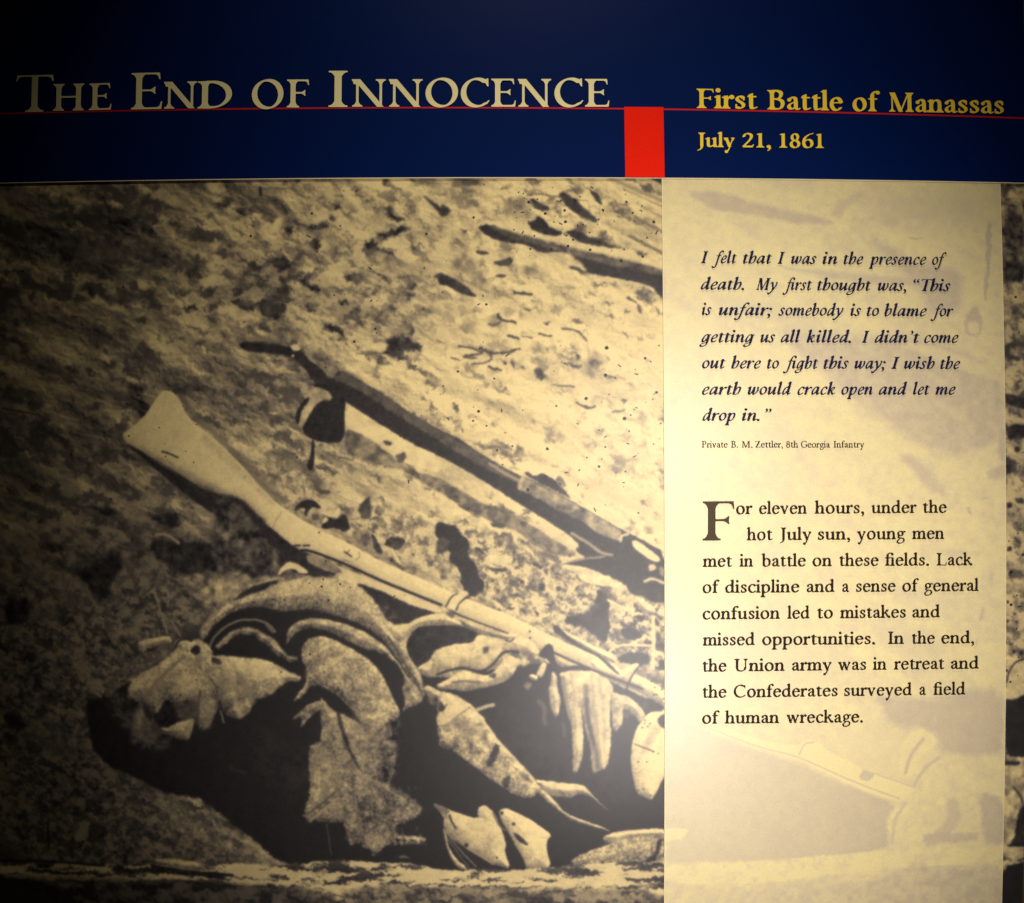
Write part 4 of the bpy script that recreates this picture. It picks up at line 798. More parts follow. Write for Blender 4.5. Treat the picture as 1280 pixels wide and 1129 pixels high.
line('P', [(0, 1076), (60, 1077), (130, 1082)], 3, .05, 1, 1); line('P', [(190, 1083), (240, 1090), (290, 1094)], 4, .05, .8, 1)
poly('P', [(-60, 1095), (40, 1098), (90, 1118), (120, 1160), (-60, 1200)], .06, 2, 2)
# slope edge at lower left
poly('E', [(0, 368), (40, 375), (110, 420), (200, 490), (280, 540), (400, 595), (480, 640), (540, 680), (600, 700), (500, 712), (300, 640), (150, 560), (0, 500)], .5, 2, 4, .25, .15, alpha=.55)
poly('E', [(-20, 670), (200, 690), (225, 725), (180, 735), (60, 715), (-20, 700)], .72, 1.2, 2.5, .15); poly('E', [(-20, 715), (200, 740), (300, 745), (330, 775), (180, 760), (-20, 740)], .05, 1, 2)
poly('A', [(250, 915), (290, 835), (330, 870), (290, 920)], .58, 1, 1.5); poly('A', [(310, 850), (380, 870), (350, 920), (300, 920)], .18, 1.5, 2); line('A', [(165, 850), (168, 930)], 8, .08)
poly('A', [(100, 480), (240, 540), (300, 620), (200, 620), (90, 560)], .42, 8, 6, .2, alpha=.5)
poly('A', [(15, 470), (60, 480), (100, 520), (60, 540), (15, 520)], .1, 3, 4)
# dark clods by the butt
for q in [[(350, 880), (430, 845), (520, 790), (560, 800), (590, 850), (520, 930), (520, 1000), (460, 1020), (420, 960)], [(690, 760), (760, 730), (840, 760), (900, 740), (1000, 760), (1054, 740), (1054, 880), (960, 870), (880, 920), (820, 860), (740, 830)],
          [(690, 600), (760, 620), (830, 600), (860, 660), (800, 690), (720, 640)], [(410, 570), (520, 580), (590, 620), (500, 620), (440, 600)], [(400, 690), (470, 690), (450, 720)], [(200, 730), (310, 770), (280, 790), (220, 770)], [(20, 1000), (150, 1010), (130, 1129), (20, 1129)]]:
    poly('Z4', q, .09, 3, 5, .08)
line('Z4', [(285, 568), (360, 572), (420, 582)], 5, .12); line('Z4', [(735, 710), (790, 712), (840, 750)], 14, .62, 1, 1.5)
poly('Z4', [(860, 920), (920, 890), (1054, 920), (1054, 1000), (960, 1040), (900, 980)], .6, 3, 6, .3, alpha=.8)
poly('Z5', [(0, 900), (100, 880), (180, 930), (60, 1020), (0, 1040)], .6, 3, 6, .3, alpha=.8)
poly('Z5', [(-20, 530), (80, 540), (180, 650), (230, 750), (300, 800), (330, 850), (240, 850), (160, 800), (100, 860), (20, 900), (-20, 870)], .2, 3, 4, .2, alpha=.8)
poly('Z5', [(0, 700), (60, 690), (160, 720), (120, 770), (20, 740)], .42, 4, 5, .25, alpha=.6)
# head and kerchief
poly('B', [(-20, 600), (80, 590), (140, 640), (200, 720), (210, 820), (340, 860), (420, 800), (600, 740), (800, 700), (800, 1050), (500, 1080), (380, 1060), (230, 980), (100, 930), (20, 840)], .035, 2, 3, .01, .01)
rubble('B', [(80, 590), (160, 560), (230, 640), (200, 760), (120, 700)], .05, .30, 5, 3, .8, 2, .7, .5)
poly('B', [(280, 368), (350, 345), (420, 338), (405, 375), (330, 422), (240, 470), (160, 540), (90, 600), (85, 560), (150, 480), (220, 410)], .30, 1.5, 2.5, .15, .12)
poly('B', [(243, 322), (300, 305), (395, 288), (412, 325), (340, 335), (290, 355), (262, 378), (245, 350)], .74, .8, .8, .05)
poly('B', [(272, 370), (300, 352), (350, 340), (300, 372)], .1, 1, 1)
poly('B', [(190, 555), (215, 515), (262, 468), (330, 440), (385, 395), (430, 365), (420, 325), (445, 303), (500, 312), (545, 308), (580, 335), (600, 355), (610, 390), (680, 388), (760, 396), (830, 405), (890, 418), (950, 452), (1000, 475), (1042, 492), (1025, 512), (975, 512), (940, 535), (900, 572), (840, 598), (800, 605), (795, 655), (740, 700), (690, 690), (655, 655), (635, 640), (620, 660), (595, 735), (560, 757), (537, 735), (540, 655), (520, 640), (480, 655), (440, 640), (380, 600), (330, 680), (290, 640), (262, 605), (240, 615), (205, 580)], .70, 1.3, 1.4, .12, .10, grad=(500, 400, 480, 720, .50), bev=(.22, 8))
poly('B', [(430, 470), (500, 480), (560, 520), (540, 580), (450, 600), (400, 560)], .85, 6, 2, .04, alpha=.6); poly('B', [(700, 420), (850, 430), (940, 470), (860, 520), (760, 480)], .82, 6, 2, .04, alpha=.6)
poly('B', [(262, 605), (300, 640), (320, 700), (345, 740), (400, 770), (420, 810), (350, 855), (250, 840), (205, 810), (215, 690), (240, 640)], .56, 3.5, 2, .15, alpha=.9, grad=(250, 640, 330, 860, .12))
poly('B', [(275, 600), (300, 650), (330, 730), (300, 710), (270, 650)], .12, 2, 1.5, alpha=.8)
poly('B', [(350, 735), (390, 740), (430, 715), (510, 688), (522, 700), (508, 750), (490, 800), (440, 797), (405, 772), (365, 770)], .66, 1.3, 1.2, .08)
poly('B', [(332, 692), (350, 660), (372, 640), (380, 600), (395, 605), (400, 635), (440, 668), (436, 715), (400, 732), (360, 722)], .03, 1, 1.2)
poly('B', [(400, 625), (470, 615), (540, 600), (545, 660), (520, 690), (450, 705), (430, 665)], .22, 2.5, 2, .1, alpha=.85)
poly('B', [(555, 600), (600, 590), (640, 630), (600, 700), (550, 700)], .6, 2, 1.5, .1, alpha=.6)
poly('B', [(497, 355), (520, 335), (543, 342), (548, 368), (530, 385), (505, 380)], .06, 1.0, 1.5); line('B', [(427, 345), (440, 318), (475, 308), (505, 316)], 10, .08); poly('B', [(598, 400), (620, 395), (655, 418), (640, 435), (600, 420)], .15, .8, .8)
line('B', [(470, 390), (400, 450), (330, 520), (268, 600)], 9, .42, 1.2, 1); line('B', [(590, 490), (625, 540), (632, 590), (618, 650)], 9, .30, 1, 1); line('B', [(730, 480), (765, 540), (800, 610)], 26, .48, 3.5, 1); line('B', [(545, 560), (540, 640), (530, 720)], 10, .15, 1, 1); line('B', [(640, 640), (655, 690), (662, 715)], 8, .5, .8, .8)
line('B', [(380, 470), (300, 560), (285, 610)], 16, .50, 3, 1, alpha=.7); line('B', [(655, 470), (650, 540), (645, 620)], 14, .45, 2.5, 1, alpha=.7); line('B', [(300, 470), (230, 540), (205, 585)], 20, .86, 3, 1, alpha=.6); line('B', [(700, 560), (720, 620), (745, 680)], 20, .85, 3, 1, alpha=.6)
poly('B', [(200, 500), (300, 450), (330, 500), (240, 600)], .84, 8, 3, .04, .06, alpha=.4); poly('B', [(520, 600), (560, 560), (620, 640), (590, 740), (540, 740)], .5, 6, 2, .06, .06, alpha=.5)
poly('B', [(640, 420), (700, 440), (760, 560), (700, 600), (640, 500)], .58, 8, 3, .06, .06, alpha=.5)
poly('B', [(260, 600), (280, 610), (300, 670), (290, 690), (262, 640)], .12, 1.5, 1, alpha=.8); poly('B', [(640, 600), (655, 625), (650, 660), (630, 650)], .08, 1, 1)
dots('B', [(450, 580, 5), (480, 607, 5), (545, 445, 4), (525, 505, 4), (940, 468, 4.5), (485, 365, 4), (278, 715, 4)], 4, .05)
line('B', [(318, 62), (335, 110), (352, 170), (388, 282)], 9, .55, .7, .6); line('B', [(412, 228), (432, 265), (450, 292)], 8, .55, .7, .6); line('B', [(560, 300), (550, 270), (575, 225), (640, 170)], 10, .5, 1, .8)
line('B', [(592, 340), (615, 300), (660, 255), (720, 222), (790, 212), (850, 222), (890, 245), (910, 272)], 11, .45, .8, .8)
poly('B', [(612, 355), (650, 310), (700, 270), (760, 248), (820, 258), (870, 290), (905, 310), (940, 350), (970, 388), (1025, 395), (1015, 418), (960, 415), (900, 370), (850, 320), (790, 290), (740, 278), (700, 300), (670, 340), (640, 355)], .48, 1.5, 1.5, .15, .1)
line('B', [(690, 920), (710, 945), (765, 958)], 10, .14, 1.5, 2); poly('C', [(0, 230), (20, 225), (50, 265), (45, 285)], .4, 1, 1)

# --- right margin strip and what shows, faintly, behind the text
poly('S4', [(270, 200), (380, 170), (380, 490), (275, 495)], .20, 4, 5, .25, alpha=.85); poly('S4', [(275, 420), (380, 400), (380, 500), (280, 500)], .12, 2, 3, .1)
line('S4', [(330, 790), (300, 800), (305, 850), (350, 860)], 22, .15, 1.5, 2); line('S4', [(330, 785), (380, 800)], 14, .2, 1.5, 1); poly('S4', [(285, 1015), (400, 1050), (400, 1105), (330, 1085), (285, 1065)], .10, 1.2, 1.5); poly('S4', [(320, 630), (345, 635), (340, 655), (318, 650)], .2, 1, 2)
poly('S5', [(290, 60), (340, 35), (400, 40), (400, 95), (345, 115), (300, 105)], .10, 1.2, 2); poly('S5', [(290, 220), (320, 240), (315, 265), (290, 275)], .1, 1, 1.5); poly('S5', [(330, 385), (380, 385), (380, 415), (345, 410)], .15, 1, 1.5); poly('S5', [(300, 740), (330, 720), (380, 740), (380, 760), (310, 770)], .25, 1.5, 2); dots('S5', [(330, 1108, 10), (365, 1115, 12), (333, 932, 6), (300, 965, 7), (345, 968, 6), (330, 850, 4), (300, 875, 8), (345, 157, 14), (310, 420, 14), (310, 625, 12)], 6, .1)
poly('S6', [(290, 130), (300, 80), (330, 30), (400, 10), (400, 150), (345, 190), (315, 185)], .8, 1, 1, .1); line('S6', [(288, 120), (300, 70), (335, 25), (400, 10)], 8, .1)
poly('S6', [(278, 195), (320, 200), (360, 180), (400, 170), (400, 465), (278, 465)], .05, 1, 1.5, .02, .01)
poly('S6', [(278, 465), (400, 460), (400, 700), (345, 720), (330, 830), (278, 860)], .68, 1.2, 2, .2); line('S6', [(280, 490), (340, 490)], 20, .1, 1, 1); line('S6', [(320, 600), (350, 640), (370, 700)], 8, .1); poly('S6', [(345, 690), (400, 680), (400, 870), (278, 875), (320, 850)], .06, 1, 2)
poly('S6', [(272, 885), (400, 870), (400, 915), (330, 925), (325, 960), (275, 960), (320, 930), (272, 915)], .72, .8, 2.5, .2); poly('S6', [(265, 965), (400, 930), (400, 1200), (260, 1200)], .035, .8, .8, .01, .01)
def soften(a, n):
    for _ in range(n):
        a = (np.roll(a, 1, 0) + 2 * a + np.roll(a, -1, 0)) / 4; a = (np.roll(a, 1, 1) + 2 * a + np.roll(a, -1, 1)) / 4
    return a
T = .72 * soften(T, 2) + .28 * soften(T, 12)
T_MURAL = T.copy()
# faded parts
def fade(fr, q, t, soft=3, rough=2.5, tex=.06, grad=None): poly(fr, q, t, soft, rough, tex, .01, grad=grad)
poly('P', [(826, 215), (1258, 215), (1262, 1160), (826, 1160)], .86, .3, 0, .12, .02, alpha=.72, sm=0)
fade('R7', [(100, 60), (220, 55), (330, 90), (460, 122), (600, 150), (620, 172), (480, 165), (300, 132), (210, 122)], .35)
fade('R7', [(600, 130), (640, 90), (720, 50), (730, 70), (660, 110), (640, 150)], .5); fade('R7', [(330, 10), (560, 10), (540, 60), (420, 50)], .62, 8); fade('R7', [(700, 60), (1100, 60), (1140, 160), (900, 180), (760, 140)], .62, 14, 8)
fade('R7', [(400, 310), (520, 325), (700, 340), (930, 360), (920, 385), (740, 375), (560, 350)], .42); fade('R7', [(740, 220), (830, 250), (900, 310), (1040, 320), (1070, 380), (1060, 470), (960, 480), (930, 420), (850, 330)], .38, 6)
fade('R7', [(1150, 160), (1170, 170), (1160, 320), (1150, 430), (1138, 430), (1146, 300)], .30, 1.5); fade('R7', [(1070, 500), (1105, 440), (1140, 500), (1130, 560), (1080, 560)], .36, 1.8); fade('R7', [(1085, 510), (1120, 505), (1125, 555), (1090, 550)], .8, 2)
fade('R7', [(430, 520), (700, 560), (900, 545), (1060, 600), (1215, 700), (1220, 900), (1160, 940), (1040, 975), (980, 975), (850, 890), (760, 830), (640, 740), (470, 600)], .44, 7, 4, .12)
fade('R7', [(870, 580), (1000, 600), (1215, 690), (1215, 720), (1080, 680), (900, 610)], .72, 3); fade('R7', [(1190, 900), (1216, 880), (1216, 1000), (1190, 980)], .3, 3)
fade('R7', [(840, 960), (920, 985), (980, 1060), (1010, 1113), (960, 1100), (880, 1010)], .42, 4); fade('R7', [(200, 420), (520, 470), (600, 520), (420, 500), (240, 460)], .58, 8)
fade('R7', [(940, 215), (900, 225), (870, 215)], .4, 1, 1); fade('R7', [(790, 130), (860, 150), (830, 190), (780, 170)], .55, 4)
fade('S5', [(200, 260), (290, 220), (290, 290), (220, 300)], .35, 3); fade('S5', [(100, 430), (120, 425), (135, 470), (115, 460)], .4, 1.5); fade('S5', [(175, 385), (215, 380), (190, 400)], .45, 1.5); fade('S5', [(180, 900), (195, 900), (170, 970), (160, 960)], .4, 1.5); fade('S5', [(150, 1050), (165, 1040), (150, 1110)], .45, 1.5); fade('S5', [(215, 740), (240, 735), (235, 770), (210, 765)], .5, 2); fade('S5', [(-60, 620), (60, 640), (200, 640), (60, 665)], .5, 5)
fade('R8', [(720, 440), (820, 450), (900, 460), (1000, 430), (1145, 420), (1145, 640), (1070, 640), (950, 640), (920, 575), (860, 550), (790, 550), (760, 520)], .36, 5, 3)
fade('R8', [(20, 560), (120, 540), (250, 600), (460, 665), (640, 745), (790, 800), (770, 880), (760, 955), (600, 975), (400, 985), (130, 995), (20, 1000), (60, 900), (110, 885), (20, 900)], .56, 3, 2, .05, grad=(100, 800, 780, 800, .38))
fade('R8', [(20, 880), (110, 882), (90, 915), (20, 930)], .92, 1.5)
fade('R8', [(20, 455), (100, 490), (200, 540), (330, 590), (460, 612), (500, 590), (535, 598), (560, 625), (690, 690), (800, 735), (860, 745), (830, 805), (780, 790), (650, 745), (520, 680), (465, 655), (330, 620), (170, 560), (60, 500)], .98, .9, .8, .03)
line('R8', [(30, 480), (170, 550), (330, 612), (470, 650), (650, 728), (800, 785)], 6, .5, .8, .5); line('R8', [(470, 640), (490, 605), (520, 600)], 6, .45, .8, .5); line('R8', [(680, 690), (770, 720), (850, 748)], 5, .5, .8, .5); fade('R8', [(680, 690), (720, 705), (700, 730), (665, 718)], .4, 1, .8)
fade('R8', [(560, 620), (640, 560), (700, 540), (820, 560), (830, 640), (800, 710), (700, 690)], .80, 4); fade('R8', [(800, 700), (800, 640), (830, 570), (870, 555), (915, 575), (920, 610), (870, 650), (850, 710)], .93, 2)
line('R8', [(880, 590), (840, 640), (820, 700)], 12, .4, 1.5, 1); line('R8', [(930, 650), (880, 690), (850, 740)], 12, .45, 1.5, 1); fade('R8', [(800, 790), (880, 740), (950, 660), (985, 640), (1030, 680), (1060, 760), (1070, 860), (1060, 945), (800, 960), (770, 930), (760, 850)], .85, 2.5, 3, .12)
fade('R8', [(880, 930), (920, 890), (960, 850), (950, 790), (990, 780), (1010, 850), (960, 920), (900, 945)], .45, 3); line('R8', [(820, 800), (790, 850), (775, 930)], 10, .45, 2, 1.5); fade('R8', [(880, 900), (1060, 895), (1060, 925), (880, 930)], .4, 2.5); fade('R8', [(1070, 640), (1145, 655), (1145, 690), (1090, 680)], .9, 2); fade('R8', [(1060, 760), (1145, 780), (1145, 940), (1080, 930)], .35, 3)
fade('R8', [(20, 1005), (250, 995), (400, 988), (560, 970), (800, 955), (940, 950), (1145, 945), (1145, 985), (1000, 1005), (800, 1010), (600, 1030), (400, 1060), (200, 1065), (20, 1060)], .95, 2, 2.5, .18)
fade('R8', [(20, 1070), (300, 1075), (560, 1050), (700, 1070), (820, 1000), (1000, 1015), (1145, 1000), (1145, 1200), (20, 1200)], .72, 4, 4, .15, grad=(100, 1100, 1145, 1100, .45))
fade('R8', [(700, 230), (760, 210), (900, 230), (960, 330), (820, 320)], .66, 10, 8); fade('R8', [(100, 230), (360, 200), (500, 260), (640, 300), (560, 400), (260, 380), (140, 330)], .72, 14, 8)

# --- black specks of the old plate
T_FADED = T.copy(); T = T_MURAL
rs = np.random.default_rng(11)
def specks(n, x0, x1, y0, y1, r0, r1, t0=.03):
    for _ in range(n):
        x, y = rs.uniform(x0, x1), rs.uniform(y0, y1); r = r0 + (r1 - r0) * rs.random() ** 3
        if rs.random() < .15: line('P', [(x, y), (x + rs.uniform(-4, 4), y + rs.uniform(-2, 4))], 1.3, t0, .4, .4)
        else: line('P', [(x, y), (x + .1, y)], 2 * r, t0, .35, .5, sm=False)
specks(60, 0, 400, 230, 1070, .5, 1.5); specks(90, 300, 828, 230, 520, .5, 1.9); specks(70, 640, 828, 226, 320, .6, 2.2); specks(45, 500, 828, 500, 660, .5, 2.0); specks(26, 1258, 1279, 230, 880, .6, 2.2)
specks(22, 700, 828, 430, 600, .8, 2.4); specks(25, 350, 540, 700, 900, .5, 1.4); specks(14, 150, 260, 495, 600, .5, 1.4)
T += (fbm(gx / 1.5, gy / 1.5, 5, 2, .8) - .5) * .05
T = np.clip(T, 0, 1)
def ramp(T, stops):
    xs_ = [s[0] for s in stops]; return np.stack([np.interp(T, xs_, [s[1][k] for s in stops]) for k in range(3)], -1)
PAPER = (.84, .655, .295)
mural_rgb = ramp(T, [(0, (.012, .010, .010)), (.12, (.035, .029, .026)), (.35, (.135, .110, .080)), (.60, (.34, .265, .15)), (.82, (.64, .495, .235)), (1, PAPER)])
Ts = np.clip((T_FADED - .15) / .85, 0, 1)
faded_rgb = ramp(Ts, [(0, (.52, .42, .285)), (.5, (.68, .56, .325)), (1, (.84, .70, .325))])
def image(name, rgb):
    im = bpy.data.images.new(name, CW, CH, alpha=False, float_buffer=True); im.colorspace_settings.name = 'Non-Color'
    a = np.ones((CH, CW, 4), np.float32); a[..., :3] = rgb[::-1]; im.pixels.foreach_set(a.ravel()); im.update(); im.pack(); return im
# ------------------------------------------------------------------ materials
def print_mat(name, im, rough, spec):
    m = noise_mat(name, (1, 1, 1), rough, .09, 480, .04, spec)
    nt = m.node_tree; b = nt.nodes['Principled BSDF']
    tx = nt.nodes.new('ShaderNodeTexImage'); tx.image = im; tx.interpolation = 'Linear'
    uv = nt.nodes.new('ShaderNodeUVMap'); uv.uv_map = 'print'; nt.links.new(uv.outputs[0], tx.inputs[0])
    sc = [n for n in nt.nodes if n.type == 'VECT_MATH'][0]
    nt.links.new(tx.outputs[0], sc.inputs[0])
    return m
RGH, SPC = .39, .42
M_mural = print_mat('printed_photograph', image('photograph_print', mural_rgb), RGH, SPC)
M_faded = print_mat('faded_print', image('faded_photograph_print', faded_rgb), RGH, .75)
M_blue = noise_mat('navy_print', (.0009, .0100, .074), RGH, .14, 500, .03, .07)
M_red = noise_mat('red_print', (.90, .016, .003), RGH, .10, 500, .03, .08)
M_stripe = noise_mat('red_stripe_print', (.62, .012, .012), RGH, .06, 700, .03, .3)
M_cream = noise_mat('cream_lettering', (.93, .80, .40), RGH, .06, 900, 0, .3)
M_yellow = noise_mat('yellow_lettering', (.97, .66, .05), RGH, .05, 900, 0, .05)
M_navyink = noise_mat('navy_ink', (.012, .012, .050), RGH, .05, 900, 0, .05)
M_ink = noise_mat('brown_black_ink', (.022, .013, .008), RGH, .05, 900, 0, .05)
M_drop = noise_mat('olive_brown_ink', (.075, .055, .030), RGH, .05, 900, 0, .05)
M_edge = noise_mat('panel_edge', (.86, .72, .42), .5, .03, 400, 0)
M_wall = noise_mat('wall_paint', (.16, .10, .05), .8, .08, 30, .1)

# ------------------------------------------------------------------ the wall and the exhibit board
wx0, wx1, wz0, wz1 = -2.6, 2.6, -1.6, 1.5
wall = link('wall', mesh_np('wall', np.array([(wx0, .30, wz0), (wx1, .30, wz0), (wx1, .30, wz1), (wx0, .30, wz1), (wx0, .42, wz0), (wx1, .42, wz0), (wx1, .42, wz1), (wx0, .42, wz1)], float),
            [np.array([(0, 1, 2, 3), (5, 4, 7, 6), (1, 5, 6, 2), (4, 0, 3, 7), (3, 2, 6, 7), (4, 5, 1, 0)])]), None, M_wall)
wall.location = (0, 0, H); wall['kind'] = 'structure'

root = bpy.data.objects.new('exhibit_panel', None); SC.collection.objects.link(root); root.location = (0, 0, H)
root['label'] = 'large museum wall panel with navy title band, sepia battlefield photograph and pale text column'; root['category'] = 'sign'

BR = float(P2B(1278.6, 30)[0])                 # right-hand edge of the board
BL, BB, BT = -1.43, -1.29, 1.33
seam = lambda px, off: float(np.mean(P2B(px, 222.5, off)[1]))
zs = float(P2B(640, 222.0)[1])                  # lower edge of the title band (level on the board)
mural = sheet('photograph_print', BL, BR, BB, zs + .02, 0.0, .012, 150, 110, root, M_mural)
band = sheet('title_band', BL, BR, zs, BT, .004, .014, 150, 40, root, M_blue)
# text column
def edge(pairs, off):
    q = [P2B(x, y, off) for x, y in pairs]; zz = [float(a[1]) for a in q][::-1]; xx = [float(a[0]) for a in q][::-1]
    k = np.polyfit(zz, xx, 1); return lambda v: k[1] + k[0] * (BB * (1 - v) + (zs - .001) * v)
eL = edge([(827.3, 230), (832, 610), (831.4, 1000), (830.3, 1129)], .003); eR = edge([(1250.5, 232), (1256.8, 560), (1256, 820), (1252.7, 1129)], .003)
col = sheet('text_column', eL, eR, BB, zs - .001, .003, .0028, 60, 110, root, M_faded)
sheet('edge_strip', lambda v: eL(v) - .0016, lambda v: eL(v) + .0002, BB, zs - .001, .0037, .003, 1, 110, col, M_edge)
sheet('edge_strip', lambda v: eR(v) - .0002, lambda v: eR(v) + .0007, BB, zs - .001, .0037, .003, 1, 110, col, M_edge)
sheet('edge_strip', BL, BR, zs - .0022, zs - .0002, .0045, .0015, 150, 1, band, M_edge)
# red stripe and block
zr = float(P2B(640, 134.5, .005)[1])
def stripe_z(px, py): return float(P2B(px, py, .0048)[1])
sx = [(-60, 143.5), (30, 141.3), (90, 140.6), (240, 137.6), (400, 135.2), (560, 134.8), (700, 134.3), (780, 134.8), (880, 137.3), (1000, 141.0), (1100, 143.3), (1279, 147.0)]
qx = np.array([P2B(a, b, .0048) for a, b in sx]); fz = np.poly1d(np.polyfit(qx[:, 0], qx[:, 1], 3))
def sz(c):
    return lambda u: fz(BL + (BR - BL) * u) + c
sheet('red_stripe', BL, BR, sz(-.0020), sz(.0020), .0048, .0007, 150, 1, band, M_stripe)
bl = P2B(780.3, 138, .0056)[0], P2B(781.6, 221, .0056)[0]; br = P2B(829.3, 138, .0056)[0], P2B(830.8, 221, .0056)[0]
ztop = float(P2B(805, 133.8, .0056)[1]); zbot = zs + .0003
lin = lambda a, b: (lambda v: b + (a - b) * v)
sheet('red_block', lin(*map(float, bl)), lin(*map(float, br)), zbot, ztop, .0056, .001, 6, 10, band, M_red)

# ------------------------------------------------------------------ lettering
def Lx(c, x0, x1, y0, y1, em): return (c, x0, x1, y0, y1, em)
q1 = lambda X: X * .3125; r1 = lambda Y: 60 + Y * .3125; q2 = lambda X: 400 + X * .3125
tt = []
for c, a, b, y0, y1 in [('T', 62, 212, 103, 257), ('H', 212, 335, 140, 252), ('E', 355, 445, 138, 249), ('E', 523, 648, 95, 246), ('N', 655, 787, 132, 243), ('D', 790, 927, 130, 242), ('O', 1007, 1133, 124, 242), ('F', 1147, 1235, 123, 238)]:
    tt.append((c, q1(a), q1(b), r1(y0), r1(y1)))
for c, a, b, y0, y1 in [('I', 33, 110, 87, 236), ('N', 127, 263, 122, 235), ('N', 275, 410, 122, 235), ('O', 422, 552, 119, 235), ('C', 563, 678, 119, 235), ('E', 685, 783, 120, 235), ('N', 792, 925, 121, 235), ('C', 938, 1053, 119, 235), ('E', 1060, 1157, 121, 235)]:
    tt.append((c, q2(a), q2(b), r1(y0), r1(y1)))
words = {'the': tt[0:3], 'end': tt[3:6], 'of': tt[6:8], 'innocence': tt[8:]}
for key, L in words.items():
    VV, TT, n = [], [], 0
    for i, (c, x0, x1, y0, y1) in enumerate(L):
        big = (y1 - y0) > 42
        V, Tr, _ = glyph('r', c, .088 if big else .100, .028 if big else .036, .010)
        e = (y1 - y0) / CAP
        u = (V[:, 0] - V[:, 0].min()) / np.ptp(V[:, 0])
        X0, Z0 = P2B(x0, y1, .0062); X1, Z1 = P2B(x1, y1 - (.8 if x1 < 300 else 0), .0062)
        X = X0 + (X1 - X0) * u; Z = Z0 + (Z1 - Z0) * u + V[:, 1] * e * PX
        VV.append(np.stack([X, bow(X, Z) - .0062 - .00015 * (i % 2), Z], -1)); TT.append(Tr + n); n += len(V)
    o = link('title_word', mesh_np('title_word', np.concatenate(VV), [np.concatenate(TT)]), band, M_cream)
def W(ox, oy, s, y0, y1, x0, x1, items, ex=None):
    """items (text, X0, X1) in a zoomed view: the line's baseline runs from y0 at x0 to y1 at x1"""
    out = []
    for t_, a, b in items:
        f = lambda X: oy + (y0 + (y1 - y0) * (X - x0) / (x1 - x0)) * s
        out.append((t_, ox + a * s, ox + b * s, f(a), f(b)))
    return out
s3 = .34375
line_obj('subtitle_word', W(840, 60, s3, 218.5, 239.5, 90, 1207, [('First', 90, 312), ('Battle', 347, 622), ('of', 657, 757), ('Manassas', 790, 1207)]), 41.5, M_yellow, band, 'r', .108, .034, .008)
line_obj('date_word', W(840, 60, s3, 360, 364, 92, 552, [('July', 92, 228), ('21,', 255, 360), ('1861', 390, 552)]), 30.5, M_yellow, band, 'r', .108, .034, .009)
s4 = .28125
IW, IT_ = .098, .032
for it in [W(860, 300, s4, 104, 112, 57, 1150, [('I', 57, 92), ('felt', 105, 218), ('that', 245, 375), ('I', 398, 432), ('was', 458, 572), ('in', 598, 665), ('the', 692, 780), ('presence', 803, 1060), ('of', 1085, 1150)]),
           W(860, 300, s4, 221, 229, 57, 1167, [('death.', 57, 250), ('My', 303, 400), ('first', 420, 552), ('thought', 575, 815), ('was,', 843, 970), ('\u201cThis', 1003, 1167)]),
           W(860, 300, s4, 335, 341, 62, 1180, [('is', 62, 105), ('unfair;', 137, 375), ('somebody', 402, 693), ('is', 722, 770), ('to', 795, 850), ('blame', 873, 1062), ('for', 1078, 1180)]),
           W(860, 400, s4, 100, 103, 60, 1203, [('getting', 50, 298), ('us', 322, 388), ('all', 412, 500), ('killed.', 527, 725), ('I', 772, 808), ('didn\u2019t', 830, 1030), ('come', 1050, 1203)]),
           W(860, 400, s4, 216, 219, 60, 1210, [('out', 63, 168), ('here', 192, 325), ('to', 352, 405), ('fight', 422, 580), ('this', 603, 715), ('way;', 740, 880), ('I', 903, 942), ('wish', 960, 1098), ('the', 1122, 1210)]),
           W(860, 400, s4, 333, 333, 60, 1190, [('earth', 63, 237), ('would', 265, 462), ('crack', 487, 655), ('open', 682, 822), ('and', 848, 975), ('let', 1000, 1075), ('me', 1100, 1190)]),
           W(860, 400, s4, 449, 449, 60, 1190, [('drop', 65, 212), ('in.\u201d', 240, 372)])]:
    line_obj('quotation_word', it, 25.2, M_navyink, col, 'i', IW, IT_, .014)
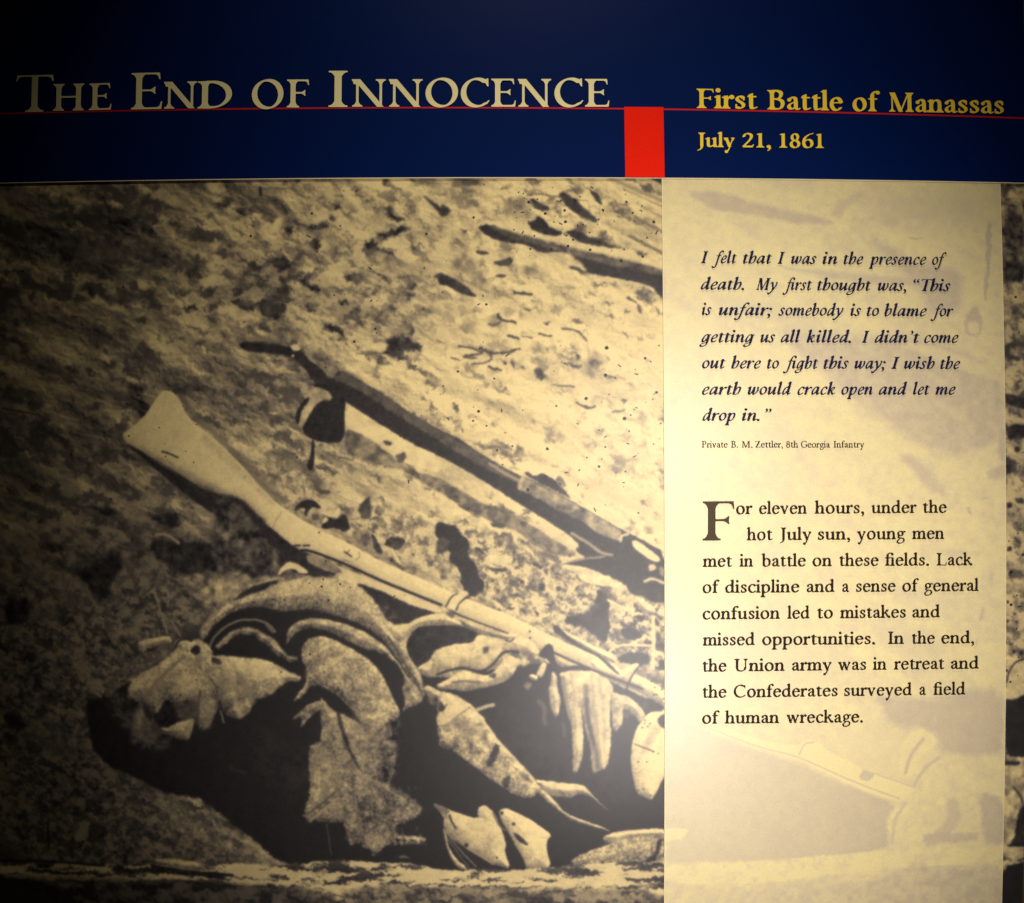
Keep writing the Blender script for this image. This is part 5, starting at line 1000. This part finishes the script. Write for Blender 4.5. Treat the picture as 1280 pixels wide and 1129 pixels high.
line_obj('attribution_word', W(860, 400, s4, 568, 568, 60, 1190, [('Private', 62, 177), ('B.', 192, 222), ('M.', 240, 287), ('Zettler,', 300, 422), ('8th', 437, 490), ('Georgia', 503, 632), ('Infantry', 648, 783)]), 13.6, M_ink, col, 'r', .078, .034, .018)
line_obj('initial_letter', [('F', 878.4, 918.0, 676.0, 675.6)], 49.0 / CAP, M_drop, col, 'r', .105, .032, .008)
s6 = .296875
for it in [W(860, 600, s6, 145, 139, 200, 1090, [('or', 203, 272), ('eleven', 300, 502), ('hours,', 533, 742), ('under', 772, 963), ('the', 990, 1090)]),
           W(860, 600, s6, 255, 249, 247, 1080, [('hot', 247, 357), ('July', 387, 520), ('sun,', 547, 683), ('young', 712, 917), ('men', 943, 1080)]),
           W(860, 600, s6, 367, 360, 62, 1198, [('met', 62, 187), ('in', 217, 275), ('battle', 310, 497), ('on', 525, 607), ('these', 638, 803), ('fields.', 830, 1015), ('Lack', 1047, 1198)]),
           W(860, 600, s6, 477, 468, 62, 1225, [('of', 62, 133), ('discipline', 157, 470), ('and', 500, 618), ('a', 650, 680), ('sense', 708, 875), ('of', 903, 972), ('general', 995, 1225)]),
           W(860, 750, s6, 83, 74, 62, 1062, [('confusion', 62, 388), ('led', 418, 513), ('to', 545, 610), ('mistakes', 640, 917), ('and', 945, 1062)]),
           W(860, 750, s6, 193, 183, 62, 1205, [('missed', 62, 282), ('opportunities.', 313, 788), ('In', 842, 910), ('the', 943, 1040), ('end,', 1067, 1205)]),
           W(860, 750, s6, 303, 290, 62, 1225, [('the', 62, 163), ('Union', 195, 408), ('army', 438, 605), ('was', 632, 750), ('in', 778, 837), ('retreat', 867, 1080), ('and', 1107, 1225)]),
           W(860, 750, s6, 413, 399, 62, 1168, [('the', 62, 163), ('Confederates', 193, 630), ('surveyed', 658, 943), ('a', 975, 1003), ('field', 1033, 1168)]),
           W(860, 750, s6, 522, 516, 60, 737, [('of', 60, 133), ('human', 155, 385), ('wreckage.', 415, 737)])]:
    line_obj('paragraph_word', it, 26.0, M_ink, col, 'r', .095, .035, .014)
